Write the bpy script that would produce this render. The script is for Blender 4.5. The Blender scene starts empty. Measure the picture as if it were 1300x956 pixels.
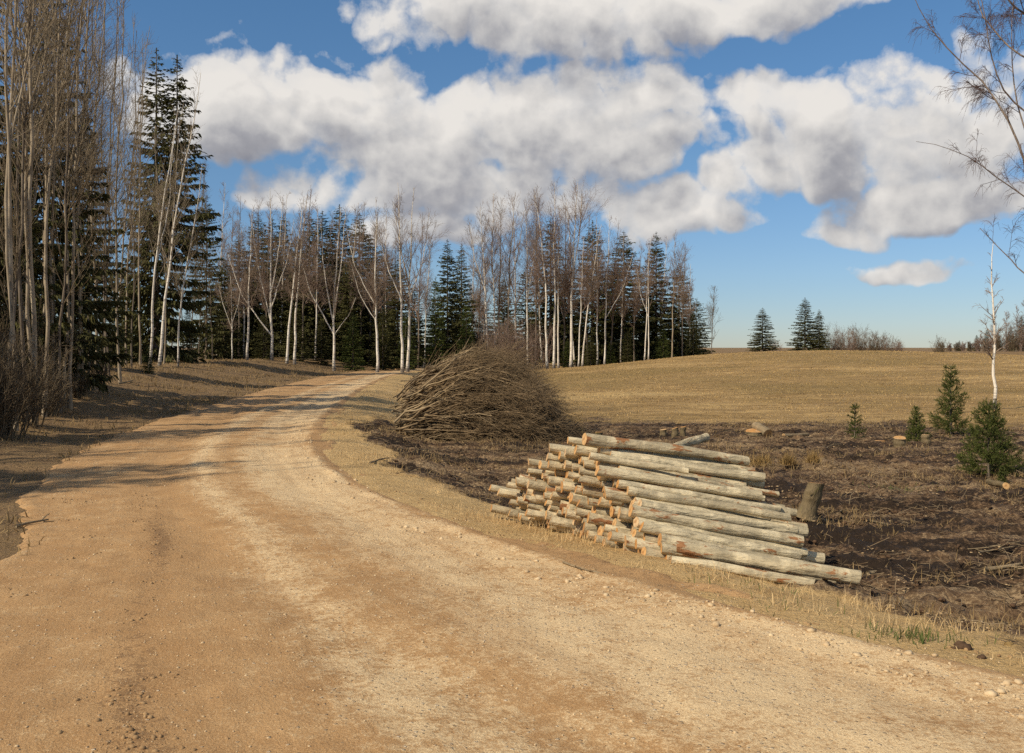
import bpy, math, random
import numpy as np

SC = bpy.context.scene
COL = SC.collection
F, CX, HOR, CAMH = 1264.0, 650.0, 440.0, 2.0      # lens of the photograph, in its pixels; eye height in metres
rng = np.random.default_rng(7)
random.seed(7)
ORD = ['zeroth', 'first', 'second', 'third', 'fourth', 'fifth', 'sixth', 'seventh', 'eighth', 'ninth', 'tenth', 'eleventh',
       'twelfth', 'thirteenth', 'fourteenth', 'fifteenth', 'sixteenth', 'seventeenth', 'eighteenth', 'nineteenth', 'twentieth',
       ]
ORD += ['%s-%s' % (t, u) for t in ('twenty', 'thirty', 'forty') for u in ORD[1:10]]

# ------------------------------------------------------------------ helpers
def tag(o, label=None, cat=None, group=None, kind=None):
    if label: o['label'] = label
    if cat: o['category'] = cat
    if group: o['group'] = group
    if kind: o['kind'] = kind
    return o

def empty(name, loc, rz=0.0, scale=(1, 1, 1)):
    o = bpy.data.objects.new(name, None)
    COL.objects.link(o)
    o.location = loc
    o.rotation_euler = (0, 0, rz)
    o.scale = scale
    o.empty_display_size = 0.2
    return o

def mesh_obj(name, V, faces, mat, parent=None, smooth=True, uv=None, attrs=None):
    """faces: list of integer arrays (M,k)."""
    me = bpy.data.meshes.new(name)
    V = np.ascontiguousarray(V, dtype=np.float32)
    me.vertices.add(len(V))
    me.vertices.foreach_set('co', V.ravel())
    faces = [np.asarray(f, dtype=np.int32) for f in faces if len(f)]
    nl = sum(f.size for f in faces)
    npoly = sum(len(f) for f in faces)
    loops = np.concatenate([f.ravel() for f in faces])
    tot = np.concatenate([np.full(len(f), f.shape[1], np.int32) for f in faces])
    start = np.concatenate([[0], np.cumsum(tot)[:-1]]).astype(np.int32)
    me.loops.add(nl)
    me.loops.foreach_set('vertex_index', loops)
    me.polygons.add(npoly)
    me.polygons.foreach_set('loop_start', start)
    me.polygons.foreach_set('loop_total', tot)
    me.update(calc_edges=True)
    if smooth:
        me.polygons.foreach_set('use_smooth', np.ones(npoly, dtype=bool))
    if uv is not None:
        l = me.uv_layers.new(name='UVMap')
        l.data.foreach_set('uv', np.asarray(uv, np.float32)[loops].ravel())
    if attrs:
        for k, a in attrs.items():
            at_ = me.attributes.new(k, 'FLOAT', 'POINT')
            at_.data.foreach_set('value', np.asarray(a, np.float32))
    if mat is not None:
        me.materials.append(mat)
    o = bpy.data.objects.new(name, me)
    COL.objects.link(o)
    if parent is not None:
        o.parent = parent
    return o

def copy_tree(o, parent=None):
    c = o.copy()
    COL.objects.link(c)
    if parent is not None:
        c.parent = parent
    for ch in list(o.children):
        copy_tree(ch, c)
    return c

def _h(ix, iy, seed):
    h = (ix.astype(np.int64) * 374761393 + iy.astype(np.int64) * 668265263 + seed * 1442695041) & 0xFFFFFFFF
    h = ((h ^ (h >> 13)) * 1274126177) & 0xFFFFFFFF
    h = h ^ (h >> 16)
    return (h & 0xFFFF) / 65535.0

def vn(x, y, seed=0):
    x = np.asarray(x, float); y = np.asarray(y, float)
    ix = np.floor(x); iy = np.floor(y)
    fx = x - ix; fy = y - iy
    fx = fx * fx * (3 - 2 * fx); fy = fy * fy * (3 - 2 * fy)
    a = _h(ix, iy, seed); b = _h(ix + 1, iy, seed); c = _h(ix, iy + 1, seed); d = _h(ix + 1, iy + 1, seed)
    return (a + (b - a) * fx) * (1 - fy) + (c + (d - c) * fx) * fy - 0.5

def fbm(x, y, oct=4, seed=0):
    s = 0; a = 1.0
    for i in range(oct):
        s = s + a * vn(x * 2 ** i + 17.3 * i, y * 2 ** i - 9.1 * i, seed + i)
        a *= 0.5
    return s

def ss(a, b, x):
    t = np.clip((np.asarray(x, float) - a) / (b - a), 0, 1)
    return t * t * (3 - 2 * t)

# ------------------------------------------------------------------ road line
RE = np.array([(13.0, -7.5), (7.6, -0.2), (3.01, 5.95), (1.25, 7.9), (0.0, 9.72), (-1.18, 12.04), (-2.07, 13.7), (-3.04, 16.2), (-4.15, 20.4),
               (-5.35, 27.5), (-7.2, 46.8), (-8.4, 66), (-8.0, 82), (-5.0, 100), (2.0, 118), (16.0, 135), (40, 150)])
def smooth_line(P, step=0.25, it=60):
    seg = np.r_[0, np.cumsum(np.hypot(*np.diff(P, axis=0).T))]
    s = np.arange(0, seg[-1], step)
    Q = np.c_[np.interp(s, seg, P[:, 0]), np.interp(s, seg, P[:, 1])]
    for _ in range(it):
        Q[1:-1] = 0.25 * Q[:-2] + 0.5 * Q[1:-1] + 0.25 * Q[2:]
    return Q
RQ = smooth_line(RE)
RT = np.gradient(RQ, axis=0); RT /= np.linalg.norm(RT, axis=1)[:, None]
RN = np.c_[RT[:, 1], -RT[:, 0]]                      # points to the right of travel (away from the camera)
RS = np.r_[0, np.cumsum(np.hypot(*np.diff(RQ, axis=0).T))]
RW = 4.05 + 6.0 * (1 - ss(14, 24.5, RS)) * 1.0          # road width, wide by the camera
RWs = RW
def road_coords(X, Y):
    """signed distance right of the right edge, distance along, local width"""
    X = np.asarray(X, float).ravel(); Y = np.asarray(Y, float).ravel()
    D = np.empty(len(X)); S = np.empty(len(X)); W = np.empty(len(X))
    for i in range(0, len(X), 20000):
        sl = slice(i, i + 20000)
        dx = X[sl, None] - RQ[None, ::2, 0]; dy = Y[sl, None] - RQ[None, ::2, 1]
        j = np.argmin(dx * dx + dy * dy, axis=1) * 2
        D[sl] = (X[sl] - RQ[j, 0]) * RN[j, 0] + (Y[sl] - RQ[j, 1]) * RN[j, 1]
        S[sl] = RS[j]; W[sl] = RWs[j]
    return D, S, W

def g(X, Y, full=False):
    X = np.asarray(X, float); shp = X.shape
    Y = np.broadcast_to(np.asarray(Y, float), shp)
    D, S, W = road_coords(X, Y)
    D = D.reshape(shp); W = W.reshape(shp); S = S.reshape(shp)
    dr = np.maximum(D, 0); dl = np.maximum(-D - W, 0)
    zr = -0.5 * ss(0.3, 3.4, dr)
    zc = 0.05 + 1.5 * np.exp(-((X - 36) / 26.0) ** 2)
    up = ss(24, 108, Y) * ss(1.0, 22, dr)
    zr = zr * (1 - up) + zc * up
    zr = zr - 3.5 * ss(112, 230, Y) * ss(1.0, 22, dr)
    zl = 0.95 * ss(0.4, 7.5, dl) * (0.35 + 0.65 * ss(9, 24, Y))
    z = np.where(D > 0, zr, np.where(dl > 0, zl, 0.0))
    if full:
        return z, D, W, S
    return z
def gz(x, y):
    return float(g(np.array([x]), np.array([y]))[0])

_T = np.concatenate([np.arange(4, 40, 0.05), np.arange(40, 160, 0.2)])
def at(px, row, dmin=4.0):
    """ground point that the photograph shows at (px,row)"""
    u = (px - CX) / F; v = (HOR - row) / F
    t = _T[_T >= dmin]
    zz = CAMH + v * t
    gg = g(u * t, t)
    hit = np.nonzero(zz <= gg)[0]
    k = hit[0] if len(hit) else len(t) - 1
    return np.array([u * t[k], t[k], gg[k]])
def pt(px, row, d):
    return np.array([(px - CX) / F * d, d, CAMH + (HOR - row) / F * d])

# ------------------------------------------------------------------ material helpers
class NT:
    def __init__(s, name, rough=0.9):
        s.m = bpy.data.materials.new(name); s.m.use_nodes = True
        s.t = s.m.node_tree; s.t.nodes.clear()
        s.out = s.t.nodes.new('ShaderNodeOutputMaterial')
        s.b = s.t.nodes.new('ShaderNodeBsdfPrincipled')
        s.b.inputs['Roughness'].default_value = rough
        s.b.inputs['Specular IOR Level'].default_value = 0.2
        s.t.links.new(s.b.outputs[0], s.out.inputs[0])
    def n(s, typ, **kw):
        x = s.t.nodes.new(typ)
        for k, v in kw.items(): setattr(x, k, v)
        return x
    def L(s, a, b): s.t.links.new(a, b)
    def obj(s, rand=False):
        tc = s.n('ShaderNodeTexCoord')
        if not rand: return tc.outputs['Object']
        oi = s.n('ShaderNodeObjectInfo')
        mul = s.n('ShaderNodeMath', operation='MULTIPLY'); s.L(oi.outputs['Random'], mul.inputs[0]); mul.inputs[1].default_value = 37.0
        add = s.n('ShaderNodeVectorMath', operation='ADD'); s.L(tc.outputs['Object'], add.inputs[0]); s.L(mul.outputs[0], add.inputs[1])
        return add.outputs[0]
    def rand(s): return s.n('ShaderNodeObjectInfo').outputs['Random']
    def attr(s, name): return s.n('ShaderNodeAttribute', attribute_name=name).outputs['Fac']
    def map(s, vec, scale=(1, 1, 1)):
        x = s.n('ShaderNodeMapping'); s.L(vec, x.inputs['Vector']); x.inputs['Scale'].default_value = scale
        return x.outputs[0]
    def noise(s, vec, scale=5, detail=4, rough=0.55, dist=0.0):
        x = s.n('ShaderNodeTexNoise'); s.L(vec, x.inputs['Vector'])
        x.inputs['Scale'].default_value = scale; x.inputs['Detail'].default_value = detail
        x.inputs['Roughness'].default_value = rough; x.inputs['Distortion'].default_value = dist
        return x.outputs['Fac']
    def vor(s, vec, scale=5, feature='F1', out='Distance', rnd=1.0):
        x = s.n('ShaderNodeTexVoronoi', feature=feature); s.L(vec, x.inputs['Vector'])
        x.inputs['Scale'].default_value = scale; x.inputs['Randomness'].default_value = rnd
        return x.outputs[out]
    def ramp(s, fac, stops):
        x = s.n('ShaderNodeValToRGB'); s.L(fac, x.inputs[0]); r = x.color_ramp
        while len(r.elements) < len(stops): r.elements.new(0.5)
        for e, (p, c) in zip(r.elements, stops):
            e.position = p
            e.color = (c, c, c, 1) if not isinstance(c, tuple) else (*c, 1)
        return x.outputs[0]
    def mix(s, fac, a, b, blend='MIX'):
        x = s.n('ShaderNodeMix', data_type='RGBA', blend_type=blend)
        for i, v in ((0, fac), (6, a), (7, b)):
            if hasattr(v, 'links'): s.L(v, x.inputs[i])
            elif isinstance(v, tuple): x.inputs[i].default_value = (*v, 1)
            else: x.inputs[i].default_value = v
        return x.outputs[2]
    def math(s, op, a, b=None, c=None, clamp=False):
        x = s.n('ShaderNodeMath', operation=op, use_clamp=clamp)
        for i, v in enumerate((a, b, c)):
            if v is None: continue
            if hasattr(v, 'links'): s.L(v, x.inputs[i])
            else: x.inputs[i].default_value = v
        return x.outputs[0]
    def bump(s, h, dist=0.02, strength=1.0, normal=None):
        x = s.n('ShaderNodeBump'); s.L(h, x.inputs['Height']); x.inputs['Distance'].default_value = dist
        x.inputs['Strength'].default_value = strength
        if normal is not None: s.L(normal, x.inputs['Normal'])
        s.L(x.outputs[0], s.b.inputs['Normal'])
        return x.outputs[0]
    def col(s, c):
        if hasattr(c, 'links'): s.L(c, s.b.inputs['Base Color'])
        else: s.b.inputs['Base Color'].default_value = (*c, 1)
        return s.m

def field_colour(k, o):
    big = k.noise(k.map(o, (0.05, 0.11, 1)), 1.0, 4, 0.6, 0.5); mid = k.noise(k.map(o, (0.35, 1.5, 1)), 1.0, 5, 0.68, 0.4); fine = k.noise(o, 2.6, 5, 0.7)
    c = k.mix(k.ramp(mid, [(0.34, 0.0), (0.64, 1.0)]), (0.20, 0.118, 0.042), (0.43, 0.28, 0.112))
    c = k.mix(k.ramp(big, [(0.44, 0.0), (0.60, 0.75)]), c, (0.225, 0.150, 0.052))
    c = k.mix(k.ramp(big, [(0.34, 0.6), (0.46, 0.0)]), c, (0.50, 0.345, 0.145))
    return k.mix(k.ramp(fine, [(0.28, 0.7), (0.5, 0.0)]), c, (0.125, 0.07, 0.024))

def mat_field():
    k = NT('field_grass_blades', 0.85)
    o = k.obj()
    return k.col(k.mix(k.ramp(k.noise(o, 9, 3, 0.6), [(0.35, 0.0), (0.7, 0.6)]), field_colour(k, o), (0.60, 0.43, 0.19)))

def mat_ground():
    k = NT('ground')
    o = k.obj()
    n1 = k.noise(o, 0.35, 5); n2 = k.noise(o, 3.0, 6, 0.65); n3 = k.noise(o, 22, 5, 0.7)
    st = k.noise(k.map(o, (1.0, 2.6, 1)), 7, 5, 0.7, 0.6)
    # dry winter grass
    grass = k.mix(k.ramp(n2, [(0.3, 0.0), (0.7, 1.0)]), (0.40, 0.248, 0.098), (0.60, 0.41, 0.185))
    grass = k.mix(k.ramp(n1, [(0.42, 0.0), (0.66, 0.8)]), grass, (0.45, 0.295, 0.12))
    grass = k.mix(k.ramp(n3, [(0.25, 0.6), (0.45, 0.0)]), grass, (0.17, 0.10, 0.04))
    grass = k.mix(k.ramp(st, [(0.52, 0.0), (0.72, 0.7)]), grass, (0.60, 0.43, 0.21))
    grass = k.mix(k.ramp(k.attr('field'), [(0.2, 0.0), (0.8, 1.0)]), grass, field_colour(k, o))
    # bare soil with litter
    soil = k.mix(k.ramp(n2, [(0.35, 0.0), (0.65, 1.0)]), (0.034, 0.019, 0.010), (0.125, 0.072, 0.036))
    soil = k.mix(k.ramp(n3, [(0.48, 0.0), (0.64, 0.9)]), soil, (0.27, 0.17, 0.09))
    soil = k.mix(k.ramp(n1, [(0.5, 0.0), (0.62, 0.75)]), soil, (0.19, 0.115, 0.058))
    band = k.noise(k.map(o, (0.30, 1.15, 1)), 1.0, 7, 0.70, 0.6)
    band = k.math('ADD', band, k.math('MULTIPLY', k.math('SUBTRACT', n3, 0.5), 0.22))
    soil = k.mix(k.ramp(band, [(0.52, 0.0), (0.62, 0.85)]), soil, k.mix(k.ramp(n3, [(0.4, 0.0), (0.6, 1.0)]), (0.15, 0.092, 0.044), (0.40, 0.28, 0.15)))
    soil = k.mix(k.ramp(band, [(0.44, 0.95), (0.52, 0.0)]), soil, (0.024, 0.0145, 0.008))
    # forest edge litter
    lit = k.mix(k.ramp(n3, [(0.35, 0.0), (0.65, 1.0)]), (0.085, 0.05, 0.025), (0.30, 0.19, 0.09))
    lit = k.mix(k.ramp(n2, [(0.4, 0.0), (0.62, 0.8)]), lit, (0.24, 0.155, 0.068))
    edge = k.math('ADD', k.attr('soil'), k.math('MULTIPLY', k.math('SUBTRACT', n2, 0.5), 0.9))
    c = k.mix(k.ramp(edge, [(0.42, 0.0), (0.6, 1.0)]), grass, soil)
    edge2 = k.math('ADD', k.attr('forest'), k.math('MULTIPLY', k.math('SUBTRACT', n2, 0.5), 0.7))
    c = k.mix(k.ramp(edge2, [(0.4, 0.0), (0.6, 1.0)]), c, lit)
    h = k.math('ADD', n3, k.math('MULTIPLY', n2, 1.5))
    k.bump(h, 0.05, 0.9)
    return k.col(c)

def mat_road():
    k = NT('road_dirt', 0.92)
    uv = k.n('ShaderNodeUVMap', uv_map='UVMap').outputs[0]
    o = k.obj()
    str1 = k.noise(k.map(uv, (1.0, 0.09, 1)), 1.9, 5, 0.6, 0.3)
    str2 = k.noise(k.map(uv, (1.0, 0.16, 1)), 5.5, 6, 0.7, 0.4)
    n2 = k.noise(o, 2.2, 6, 0.65, 0.4); n3 = k.noise(o, 28, 5, 0.75); n4 = k.noise(o, 95, 3, 0.7)
    base = k.mix(k.ramp(n2, [(0.3, 0.0), (0.7, 1.0)]), (0.38, 0.214, 0.088), (0.485, 0.297, 0.134))
    n5 = k.noise(o, 9, 6, 0.72, 0.4)
    gv = k.math('ADD', k.math('MULTIPLY', k.attr('gravel'), 0.42), k.math('MULTIPLY', str2, 0.35))
    gv = k.math('ADD', gv, k.math('MULTIPLY', k.math('SUBTRACT', n2, 0.5), 0.5))
    gv = k.math('ADD', gv, k.math('MULTIPLY', k.math('SUBTRACT', n3, 0.5), 0.95))
    gv = k.math('ADD', gv, k.math('MULTIPLY', k.math('SUBTRACT', n5, 0.5), 0.8))
    gm = k.ramp(gv, [(0.34, 0.0), (0.60, 1.0)])
    c = k.mix(gm, base, (0.70, 0.51, 0.28))
    c = k.mix(k.ramp(str1, [(0.36, 0.4), (0.5, 0.0)]), c, (0.325, 0.18, 0.073))
    c = k.mix(k.ramp(n5, [(0.54, 0.0), (0.68, 0.5)]), c, (0.46, 0.30, 0.145))
    loose = k.ramp(k.math('ADD', k.attr('rut'), k.math('MULTIPLY', k.math('ADD', k.math('SUBTRACT', n3, 0.5), k.math('MULTIPLY', k.math('SUBTRACT', n5, 0.5), 1.2)), 1.7)), [(0.50, 0.0), (0.66, 0.8)])
    c = k.mix(loose, c, (0.23, 0.130, 0.058))
    # small stones
    v = k.n('ShaderNodeTexVoronoi', feature='F1'); k.L(o, v.inputs['Vector']); v.inputs['Scale'].default_value = 26
    sel = k.n('ShaderNodeSeparateColor'); k.L(v.outputs['Color'], sel.inputs[0])
    dens = k.math('ADD', k.math('MULTIPLY', gm, 0.32), 0.05)
    isst = k.math('LESS_THAN', sel.outputs[0], dens)
    stn = k.math('MULTIPLY', isst, k.ramp(v.outputs['Distance'], [(0.22, 1.0), (0.34, 0.0)]))
    c = k.mix(k.math('MULTIPLY', stn, 0.85), c, k.mix(sel.outputs[1], (0.36, 0.24, 0.13), (0.74, 0.60, 0.42)))
    c = k.mix(k.ramp(n4, [(0.36, 0.5), (0.52, 0.0)]), c, (0.20, 0.10, 0.036))
    c = k.mix(k.ramp(k.math('ADD', n4, k.math('MULTIPLY', gm, 0.06)), [(0.58, 0.0), (0.70, 0.55)]), c, (0.74, 0.57, 0.34))
    h = k.math('ADD', k.math('MULTIPLY', n3, 0.8), k.math('MULTIPLY', stn, 0.9))
    h = k.math('ADD', h, k.math('MULTIPLY', str2, 1.0))
    h = k.math('ADD', h, k.math('MULTIPLY', n4, 0.35))
    k.bump(h, 0.018, 0.8)
    return k.col(c)

def mat_bark(name, light, dark, mark, amount=0.5, birch=False):
    k = NT(name, 0.85)
    o = k.obj(True)
    n1 = k.noise(k.map(o, (1, 1, 0.35)), 4, 5, 0.65)
    c = k.mix(k.ramp(n1, [(0.35, 0.0), (0.65, 1.0)]), dark, light)
    m = k.noise(k.map(o, (3, 3, 14)) if birch else k.map(o, (14, 14, 2)), 1.0, 4, 0.7)
    c = k.mix(k.ramp(m, [(0.62 - 0.1 * amount, 0.0), (0.70 - 0.1 * amount, 0.95)]), c, mark)
    if birch:
        tc = k.n('ShaderNodeTexCoord'); sp = k.n('ShaderNodeSeparateXYZ'); k.L(tc.outputs['Object'], sp.inputs[0])
        lowm = k.math('ADD', k.math('MULTIPLY', sp.outputs[2], -0.5), k.math('ADD', 0.35, m))
        c = k.mix(k.ramp(lowm, [(0.45, 0.0), (0.75, 0.85)]), c, mark)
    k.bump(n1, 0.02, 0.6)
    return k.col(c)

def mat_plain(name, a, b, scale=3.0, rough=0.9, trans=0.0):
    k = NT(name, rough)
    n1 = k.noise(k.obj(True), scale, 4, 0.65)
    c = k.mix(k.ramp(n1, [(0.3, 0.0), (0.7, 1.0)]), a, b)
    r = k.rand()
    c = k.mix(k.math('MULTIPLY', r, 0.35), c, tuple(x * 0.45 for x in a))
    m = k.col(c)
    if trans > 0:
        tr = k.n('ShaderNodeBsdfTranslucent'); k.L(c, tr.inputs[0])
        mx = k.n('ShaderNodeMixShader'); mx.inputs[0].default_value = trans
        k.L(k.b.outputs[0], mx.inputs[1]); k.L(tr.outputs[0], mx.inputs[2]); k.L(mx.outputs[0], k.out.inputs[0])
    return m

def mat_log(name, base, patch):
    k = NT(name, 0.82)
    o = k.obj(True)
    n1 = k.noise(k.map(o, (0.8, 3, 3)), 3.5, 6, 0.65, 0.3)
    n2 = k.noise(k.map(o, (2.2, 9, 9)), 2.6, 4, 0.6)
    n3 = k.noise(k.map(o, (1.3, 3, 3)), 2.6, 4, 0.65, 0.6)
    dk = tuple(x * 0.5 for x in base)
    c = k.mix(k.ramp(n1, [(0.32, 0.0), (0.62, 1.0)]), dk, base)
    c = k.mix(k.ramp(n2, [(0.52, 0.0), (0.74, 0.5)]), c, tuple(min(1, x * 1.4) for x in base))
    c = k.mix(k.ramp(n2, [(0.27, 0.7), (0.37, 0.0)]), c, (0.13, 0.095, 0.06))
    r = k.rand()
    c = k.mix(k.math('MULTIPLY', r, 0.35), c, (0.20, 0.15, 0.085))
    th = k.math('ADD', n3, k.math('MULTIPLY', n2, 0.30))
    th = k.math('ADD', th, k.math('MULTIPLY', k.math('SUBTRACT', r, 0.5), 0.08))
    # paler sanded stretches and darker lichen rings along the stem
    n4 = k.noise(k.map(o, (2.2, 0.5, 0.5)), 2.0, 3, 0.6)
    c = k.mix(k.ramp(n4, [(0.5, 0.0), (0.62, 0.55)]), c, tuple(min(1, x * 1.3) for x in base))
    c = k.mix(k.ramp(n4, [(0.33, 0.5), (0.43, 0.0)]), c, tuple(x * 0.42 for x in base))
    pm = k.ramp(th, [(0.755, 0.0), (0.80, 0.9)])
    c = k.mix(pm, c, patch)
    k.bump(k.math('ADD', n1, k.math('MULTIPLY', n2, 1.4)), 0.022, 1.0)
    return k.col(c)

def mat_cut():
    k = NT('sawn_wood', 0.8)
    tc = k.n('ShaderNodeTexCoord')
    sp = k.n('ShaderNodeSeparateXYZ'); k.L(tc.outputs['Object'], sp.inputs[0])
    rad = k.math('SQRT', k.math('ADD', k.math('MULTIPLY', sp.outputs[1], sp.outputs[1]), k.math('MULTIPLY', sp.outputs[2], sp.outputs[2])))
    n1 = k.noise(tc.outputs['Object'], 18, 4, 0.6)
    ring = k.math('SINE', k.math('ADD', k.math('MULTIPLY', rad, 620.0), k.math('MULTIPLY', n1, 5.0)))
    r = k.rand()
    c = k.ramp(r, [(0.0, (0.62, 0.46, 0.27)), (0.35, (0.64, 0.39, 0.16)), (0.75, (0.60, 0.30, 0.09)), (1.0, (0.46, 0.24, 0.09))])
    c = k.mix(k.math('MULTIPLY', k.math('ADD', ring, 1.0), 0.16), c, (0.24, 0.12, 0.045))
    c = k.mix(k.ramp(n1, [(0.35, 0.6), (0.6, 0.0)]), c, (0.26, 0.145, 0.06))
    heart = k.math('ADD', k.math('MULTIPLY', rad, 14.0), k.math('MULTIPLY', n1, 0.5))
    c = k.mix(k.ramp(heart, [(0.40, 0.6), (0.62, 0.0)]), c, (0.30, 0.13, 0.04))
    n6 = k.noise(k.obj(True), 7, 4, 0.6)
    c = k.mix(k.ramp(n6, [(0.52, 0.0), (0.66, 0.6)]), c, (0.42, 0.30, 0.18))
    return k.col(c)

M = {}
def materials():
    M['ground'] = mat_ground(); M['road'] = mat_road(); M['cut'] = mat_cut()
    M['birch'] = mat_bark('birch_bark', (0.80, 0.73, 0.61), (0.58, 0.50, 0.39), (0.06, 0.045, 0.035), 0.55, True)
    M['aspen'] = mat_bark('aspen_bark', (0.42, 0.34, 0.235), (0.22, 0.165, 0.105), (0.08, 0.06, 0.042), 0.4)
    M['alder'] = mat_bark('alder_bark', (0.22, 0.175, 0.125), (0.10, 0.075, 0.052), (0.04, 0.03, 0.022), 0.5)
    M['twig_birch'] = mat_plain('birch_twigs', (0.20, 0.135, 0.095), (0.36, 0.27, 0.19), 1.2)
    M['twig_aspen'] = mat_plain('aspen_twigs', (0.19, 0.145, 0.092), (0.38, 0.30, 0.20), 1.2)
    M['limb'] = mat_bark('birch_limb_bark', (0.30, 0.235, 0.18), (0.13, 0.09, 0.068), (0.05, 0.035, 0.028), 0.5)
    M['twig_purple'] = mat_plain('hanging_twigs', (0.085, 0.052, 0.042), (0.16, 0.10, 0.08), 1.5)
    M['twig_red'] = mat_plain('reddish_twigs', (0.205, 0.135, 0.098), (0.35, 0.25, 0.185), 1.2)
    M['shrub'] = mat_plain('shrub_twigs', (0.10, 0.072, 0.042), (0.22, 0.165, 0.10), 1.5)
    M['spruce'] = mat_plain('spruce_needles', (0.042, 0.042, 0.012), (0.105, 0.095, 0.027), 1.4, 0.75, 0.12)
    M['spruce_light'] = mat_plain('light_spruce_needles', (0.050, 0.068, 0.014), (0.12, 0.13, 0.028), 1.4, 0.75, 0.15)
    M['spruce_young'] = mat_plain('young_spruce_needles', (0.06, 0.082, 0.016), (0.16, 0.165, 0.04), 14, 0.7, 0.15)
    M['log'] = mat_log('grey_log_bark', (0.62, 0.515, 0.325), (0.30, 0.125, 0.045))
    M['stump'] = mat_log('stump_bark', (0.17, 0.125, 0.065), (0.15, 0.13, 0.04))
    M['stick'] = mat_log('stick_bark', (0.27, 0.20, 0.115), (0.30, 0.17, 0.07))
    M['dry'] = mat_plain('dry_grass_blades', (0.62, 0.42, 0.185), (0.88, 0.66, 0.35), 3.0, 0.85, 0.4)
    M['field'] = mat_field()
    M['bank'] = mat_plain('bank_grass_blades', (0.22, 0.14, 0.058), (0.46, 0.32, 0.15), 1.4, 0.85, 0.2)
    M['green'] = mat_plain('green_grass_blades', (0.10, 0.13, 0.03), (0.22, 0.24, 0.08), 3, 0.8, 0.25)
    M['stone'] = mat_plain('pebble_stone', (0.40, 0.27, 0.14), (0.70, 0.54, 0.33), 9)
    M['chip'] = mat_plain('wood_chips', (0.30, 0.185, 0.085), (0.68, 0.50, 0.28), 2.2)
    M['litter'] = mat_plain('twig_litter', (0.14, 0.09, 0.048), (0.46, 0.34, 0.20), 3.5)
    M['brush'] = mat_plain('brush_twigs', (0.075, 0.048, 0.024), (0.38, 0.265, 0.145), 3.6)
    M['butt'] = mat_plain('brush_branches', (0.25, 0.175, 0.09), (0.42, 0.31, 0.18), 2.2)
    M['clod'] = mat_plain('soil_clods', (0.035, 0.021, 0.012), (0.13, 0.075, 0.04), 6)
    M['dirt'] = mat_plain('loose_dirt', (0.22, 0.13, 0.06), (0.42, 0.27, 0.13), 6)
    M['tussock'] = mat_plain('tussock_grass', (0.27, 0.165, 0.058), (0.42, 0.28, 0.11), 5, 0.9, 0.2)

# ------------------------------------------------------------------ geometry kernels
def tubes(P, R, sides=3):
    """P (B,n,3), R (B,n) -> verts, quads"""
    B, n, _ = P.shape
    d = P[:, -1] - P[:, 0]
    d /= np.linalg.norm(d, axis=1)[:, None] + 1e-9
    ref = np.where(np.abs(d[:, 2:3]) < 0.8, np.array([[0, 0, 1.0]]), np.array([[1.0, 0, 0]]))
    a = np.cross(d, ref); a /= np.linalg.norm(a, axis=1)[:, None] + 1e-9
    b = np.cross(d, a)
    th = np.arange(sides) * 2 * np.pi / sides
    off = a[:, None, :] * np.cos(th)[None, :, None] + b[:, None, :] * np.sin(th)[None, :, None]
    V = P[:, :, None, :] + R[:, :, None, None] * off[:, None, :, :]
    idx = np.arange(B * n * sides).reshape(B, n, sides)
    i0 = idx[:, :-1, :]; i1 = idx[:, 1:, :]
    q = np.stack([i0, np.roll(i0, -1, 2), np.roll(i1, -1, 2), i1], -1).reshape(-1, 4)
    return V.reshape(-1, 3), q

def join(parts):
    Vs, Fs, o = [], [], 0
    for V, Fq in parts:
        Vs.append(V)
        for f in (Fq if isinstance(Fq, list) else [Fq]):
            Fs.append(np.asarray(f) + o)
        o += len(V)
    return np.concatenate(Vs), Fs

def sprout(P, R, n, tr, length, ang, curve, npts, r_ratio, tip, rg, wob=0.03, rmax=None):
    """n new branches growing from the polylines P,R"""
    B, m, _ = P.shape
    plen = np.linalg.norm(np.diff(P, axis=1), axis=2).sum(1)
    i = rg.choice(B, n, p=plen / plen.sum())
    t = rg.uniform(tr[0], tr[1], n)
    f = t * (m - 1); k = np.minimum(f.astype(int), m - 2); w = (f - k)[:, None]
    p0 = P[i, k] * (1 - w) + P[i, k + 1] * w
    r0 = R[i, k] * (1 - w[:, 0]) + R[i, k + 1] * w[:, 0]
    d = P[i, k + 1] - P[i, k]; d /= np.linalg.norm(d, axis=1)[:, None] + 1e-9
    q = rg.normal(size=(n, 3)); q -= (q * d).sum(1)[:, None] * d; q /= np.linalg.norm(q, axis=1)[:, None]
    a = np.radians(rg.uniform(ang[0], ang[1], n))[:, None]
    dr = d * np.cos(a) + q * np.sin(a)
    Ln = length(t, i, rg)
    s = np.linspace(0, 1, npts)
    cv = rg.uniform(curve[0], curve[1], n)
    Q = p0[:, None, :] + dr[:, None, :] * (Ln[:, None, None] * s[None, :, None])
    Q[:, :, 2] += (cv * Ln)[:, None] * s[None, :] ** 2
    Q[:, 1:] += rg.normal(size=(n, npts - 1, 3)) * (wob * Ln)[:, None, None]
    rr = r0 * r_ratio
    if rmax: rr = np.minimum(rr, rmax)
    rr = np.maximum(rr, tip * 1.3)
    RR = rr[:, None] * (1 - s)[None, :] + tip * s[None, :]
    return Q, RR

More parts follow.
